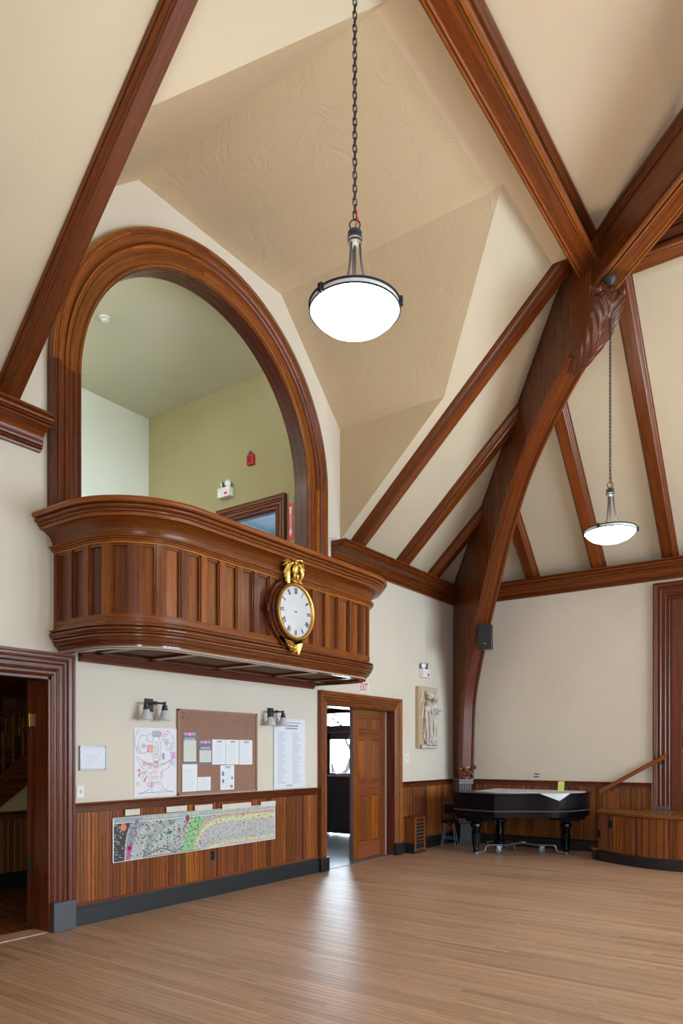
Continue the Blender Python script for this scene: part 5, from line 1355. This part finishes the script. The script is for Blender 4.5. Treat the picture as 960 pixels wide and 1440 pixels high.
# ================================================================== GRILLE BOX, STOOL, PIANO
vb = thing('grille_box', 'low oak radiator box with pierced grille beside the exit door', 'radiator cover', (-6.1, 10.7, 0))
obj('carcass', MB().box((XL, 10.50, .17), (-5.99, 10.86, .60)), OAK, vb)
obj('box_base', MB().box((XL, 10.49, 0), (-5.975, 10.875, .17)), BLACK, vb, bevel=.004)
obj('box_top', MB().box((XL, 10.485, .60), (-5.975, 10.88, .618), 'y'), OAKD, vb, bevel=.004)
gr = MB()
for a, b, c_, d_ in ((10.50, 10.54, .03, .60), (10.82, 10.86, .03, .60)): gr.box((-5.99, a, c_), (-5.972, b, d_))
for c_, d_ in ((.03, .08), (.555, .60)): gr.box((-5.99, 10.54, c_), (-5.972, 10.82, d_), 'y')
obj('grille_frame', gr, OAK, vb)
obj('grille_recess', MB().box((-5.99, 10.54, .08), (-5.984, 10.82, .555)), EBONY, vb)
gm = MB()
for i in range(5):
    for j in range(8):
        c = V3((-5.979, 10.568 + i * .056, .11 + j * .059))
        gm.tube([c + (Y_ * math.cos(a) + Z_ * math.sin(a)) * .021 for a in [2 * PI * k / 8 for k in range(8)]], .0045, 4, closed=True)
        gm.obox(c, (Y_ + Z_) * .018, (Y_ - Z_) * .003, X_ * .003); gm.obox(c, (Y_ - Z_) * .018, (Y_ + Z_) * .003, X_ * .003)
obj('pierced_grille', gm, BRASS if 0 else plain('bronze_grille', (.16, .08, .04), .45, .5), vb)

stl = thing('stool', 'dark round stool with splayed metal legs behind the piano', 'stool', (-5.90, 11.62, 0))
c = V3((-5.90, 11.62, 0))
obj('seat', MB().lathe([(0, .49), (.13, .49), (.155, .475), (.16, .45), (.14, .44), (0, .44)], c, 28), EBONY, stl)
for k in range(4):
    a = PI / 4 + k * PI / 2 + .3; d = V3((math.cos(a), math.sin(a), 0))
    obj('leg', MB().tube([c + d * .10 + Z_ * .44, c + d * .19], .009, 8), RUBBER, stl)
obj('foot_ring', MB().tube([c + V3((math.cos(a), math.sin(a), 0)) * .155 + Z_ * .17 for a in [2 * PI * k / 24 for k in range(24)]], .006, 6, closed=True), RUBBER, stl)
obj('adjusting_knob', MB().lathe([(0, 0), (.02, 0), (.02, .03), (0, .03)], c + V3((.08, -.09, .37)), 10, (0, -1, 0)), RED, stl)

pn = thing('grand_piano', 'black ebonised grand piano standing against the far wall', 'piano', (-4.5, 11.5, 0))
outl = [(-5.42, 12.28), (-5.40, 10.82), (-5.30, 10.74), (-4.62, 10.67)] + catmull([(-4.62, 10.67), (-4.45, 10.80), (-4.18, 11.0), (-3.95, 11.13), (-3.78, 11.25)], 3)[1:] + catmull([(-3.78, 11.25), (-3.66, 11.45), (-3.56, 11.75), (-3.53, 12.0), (-3.58, 12.2), (-3.72, 12.30)], 4)[1:]
PT, PB = z(-.655), z(-1.035)
def offs(p, d):
    n = len(p); o = []
    for i in range(n):
        a, b, c_ = V3((*p[i - 1], 0)), V3((*p[i], 0)), V3((*p[(i + 1) % n], 0))
        t = ((b - a).normalized() + (c_ - b).normalized()).normalized(); nn = t.cross(Z_)
        o.append((b.x + nn.x * d, b.y + nn.y * d))
    return o
obj('rim', MB().prism([outl], (0, 0, PB), X_, Y_, Z_, PT - PB - .035), EBONY, pn, smooth=20, bevel=.006)
pfr = []
for i in range(len(outl)):
    a, b, c_ = V3((*outl[i - 1], 0)), V3((*outl[i], 0)), V3((*outl[(i + 1) % len(outl)], 0))
    t1, t2 = (b - a).normalized(), (c_ - b).normalized(); t = (t1 + t2).normalized(); nn = t.cross(Z_); k = 1 / max(.5, nn.dot(t1.cross(Z_)))
    pfr.append((b, nn * k, Z_))
obj('lid', MB().prism([offs(outl, .018)], (0, 0, PT - .03), X_, Y_, Z_, .03), EBONY, pn, smooth=20, bevel=.008)
obj('rim_moulding', MB().sweep([(-.002, .085), (.012, .088), (.016, .096), (.012, .104), (-.002, .108)], [(p + Z_ * PB, u, v) for p, u, v in pfr], loop=True), plain('worn_moulding', (.10, .05, .045), .3), pn)
kb = MB().box((-5.62, 10.86, PB - .0), (-5.40, 12.2, PB + .02)).box((-5.62, 10.86, PB + .02), (-5.42, 10.95, PB + .17)).box((-5.62, 12.1, PB + .02), (-5.42, 12.2, PB + .17)).box((-5.62, 10.9, PB + .02), (-5.60, 12.15, PB + .05))
obj('keybed', kb, EBONY, pn, bevel=.01)
obj('key_lid', MB().box((-5.60, 10.95, PB + .10), (-5.42, 12.1, PB + .14)), EBONY, pn, bevel=.01)
ul = MB(); bel = [(-5.35, 10.80)] + [(-4.75, 10.78), (-4.75, 12.2), (-5.35, 12.2)]
ul.prism([bel], (0, 0, PB - .05), X_, Y_, Z_, .06).prism([[(-5.22, 10.88), (-4.9, 10.86), (-4.9, 11.5), (-5.22, 11.5)]], (0, 0, PB - .10), X_, Y_, Z_, .06)
ul.prism([[(-4.1, 11.7), (-3.65, 11.7), (-3.65, 12.22), (-4.1, 12.22)]], (0, 0, PB - .08), X_, Y_, Z_, .09)
obj('underframe', ul, EBONY, pn, bevel=.012)
LEG = [(0, .57), (.07, .57), (.07, .55), (.055, .545), (.06, .53), (.085, .51), (.09, .47), (.075, .445), (.05, .435), (.05, .42), (.062, .41), (.062, .39), (.052, .385), (.068, .365), (.066, .34), (.05, .10), (.054, .085), (.044, .075), (.05, .055), (.045, .04), (.03, .035), (0, .035)]
for x_, y_ in ((-5.15, 11.12), (-3.90, 11.98), (-5.12, 12.08)):
    lg = obj('leg', MB().lathe([(r * (1.05 if q > .38 else 1), q * 1.0 + .0) for r, q in LEG], (x_, y_, 0), 24), EBONY, pn)
    fl2 = MB()
    for k in range(12):
        a = 2 * PI * k / 12; d = V3((math.cos(a), math.sin(a), 0)); fl2.tube([V3((x_, y_, .34)) + d * .066, V3((x_, y_, .11)) + d * .051], .006, 5)
    obj('fluting', fl2, EBONY, lg)
    obj('caster', MB().lathe([(0, -.01), (.022, -.01), (.022, .01), (0, .01)], (x_, y_, .022), 14, (1, 0, 0)), BRASS, lg)
ly = MB().box((-5.0, 11.52, .16), (-4.94, 11.72, .20)).tube([(-4.97, 11.56, .2), (-4.97, 11.50, .35), (-4.97, 11.55, PB)], .022, 8).tube([(-4.97, 11.68, .2), (-4.97, 11.74, .35), (-4.97, 11.69, PB)], .022, 8)
obj('pedal_lyre', ly, EBONY, pn)
for k in range(2): obj('pedal', MB().tube([(-4.99, 11.58 + .08 * k, .17), (-5.10, 11.58 + .08 * k, .165), (-5.16, 11.58 + .08 * k, .15)], [.008, .012, .016], 6), BRASS, pn)

dl = thing('piano_dolly', 'steel wheeled dolly frame under the grand piano', 'dolly', (-4.4, 11.6, 0))
hub = V3((-4.55, 11.68, .17))
for x_, y_ in ((-5.15, 11.12), (-3.90, 11.98), (-5.12, 12.08)):
    f_ = V3((x_, y_, 0)); d = V3((hub.x - x_, hub.y - y_, 0)).normalized(); a = f_ + d * .14
    obj('arm', MB().tube([a + d * .30 + Z_ * .13, hub], .018, 4), STEEL, dl)
    obj('drop_bracket', MB().tube([f_ + d * .02 + Z_ * .025, a + Z_ * .03, a + d * .02 + Z_ * .05, a + d * .04 + Z_ * .125, a + d * .08 + Z_ * .14, a + d * .32 + Z_ * .14], .013, 8), STEEL, dl)
    obj('leg_cup', MB().lathe([(0, .004), (.05, .004), (.05, .03), (.045, .032), (.045, .012), (0, .012)], f_, 20), STEEL, dl)
    for s in ((d * .26),):
        q = a + s
        fk = obj('fork', MB().obox(q + Z_ * .115, d * .045, d.cross(Z_) * .04, Z_ * .008).obox(q + Z_ * .09 + d.cross(Z_) * .024, Z_ * .035, d * .018, d.cross(Z_) * .002).obox(q + Z_ * .09 - d.cross(Z_) * .024, Z_ * .035, d * .018, d.cross(Z_) * .002), STEEL, dl)
        obj('wheel', MB().lathe([(0, -.016), (.03, -.016), (.032, -.012), (.052, -.014), (.055, -.008), (.055, .008), (.052, .014), (.032, .012), (.03, .016), (0, .016)], q + Z_ * .056, 24, d.cross(Z_)), RUBBER, fk)
obj('hub_plate', MB().lathe([(0, 0), (.06, 0), (.06, .012), (0, .012)], hub + Z_ * .012, 16), STEEL, dl)
# white cloth over the lid
cl = [(-5.25, 12.22), (-5.2, 11.15), (-4.66, 10.86), (-4.35, 10.98), (-3.98, 11.30), (-3.60, 11.72), (-3.58, 12.0), (-3.68, 12.24)]
ctop = MB()
def cz(x, y): return PT + .004 + .004 * noise.noise(V3((x * 6, y * 6, 0)))
ctop.prism([cl], (0, 0, PT + .001), X_, Y_, Z_, .006)
# fold and hanging corner at the tail
da, dc, db, dx = V3((-4.02, 11.055, PT + .006)), V3((-3.765, 11.215, PT + .006)), V3((-3.655, 11.40, PT + .006)), V3((-3.755, 11.19, PT - .105))
o_ = V3((.55, -.83, 0)) * .012
ctop.face([da + o_, dx + o_, dc + o_]); ctop.face([dc + o_, dx + o_, db + o_])
ctop.face([da + o_, dc + o_, dc + V3((-.12, .16, .004)), da + V3((-.05, .14, .004))]); ctop.face([dc + o_, db + o_, db + V3((-.12, .10, .004)), dc + V3((-.12, .16, .004))])
ctop.tube([da + o_, (da + dx) / 2 + o_ * 1.3, dx + o_], .004, 5).tube([dx + o_, (db + dx) / 2 + o_ * 1.3, db + o_], .004, 5)
ctop.tube([(-4.35, 11.02, PT + .012), (-4.2, 11.06, PT + .016), (-4.08, 11.10, PT + .014)], [.005, .013, .006], 6)
co = obj('cloth', ctop, CLOTH, label='white cloth spread over the closed grand piano lid', cat='cloth', smooth=60)
yc = Canvas(24, 40, (.60, .66, .16)); yc.disc(12, 20, 7, (.42, .50, .12)); yc.disc(12, 20, 5.5, (.62, .66, .2)); yc.line([(8, 22), (11, 25), (16, 17)], (.3, .38, .1), 1)
sheet('note_card', yc, (-3.985, 11.80, PT + .012), V3((.98, .2, 0)), (V3((0, .12, 1))), .10, .165, th=.002, label='yellow note card propped up on the piano cloth', cat='card')
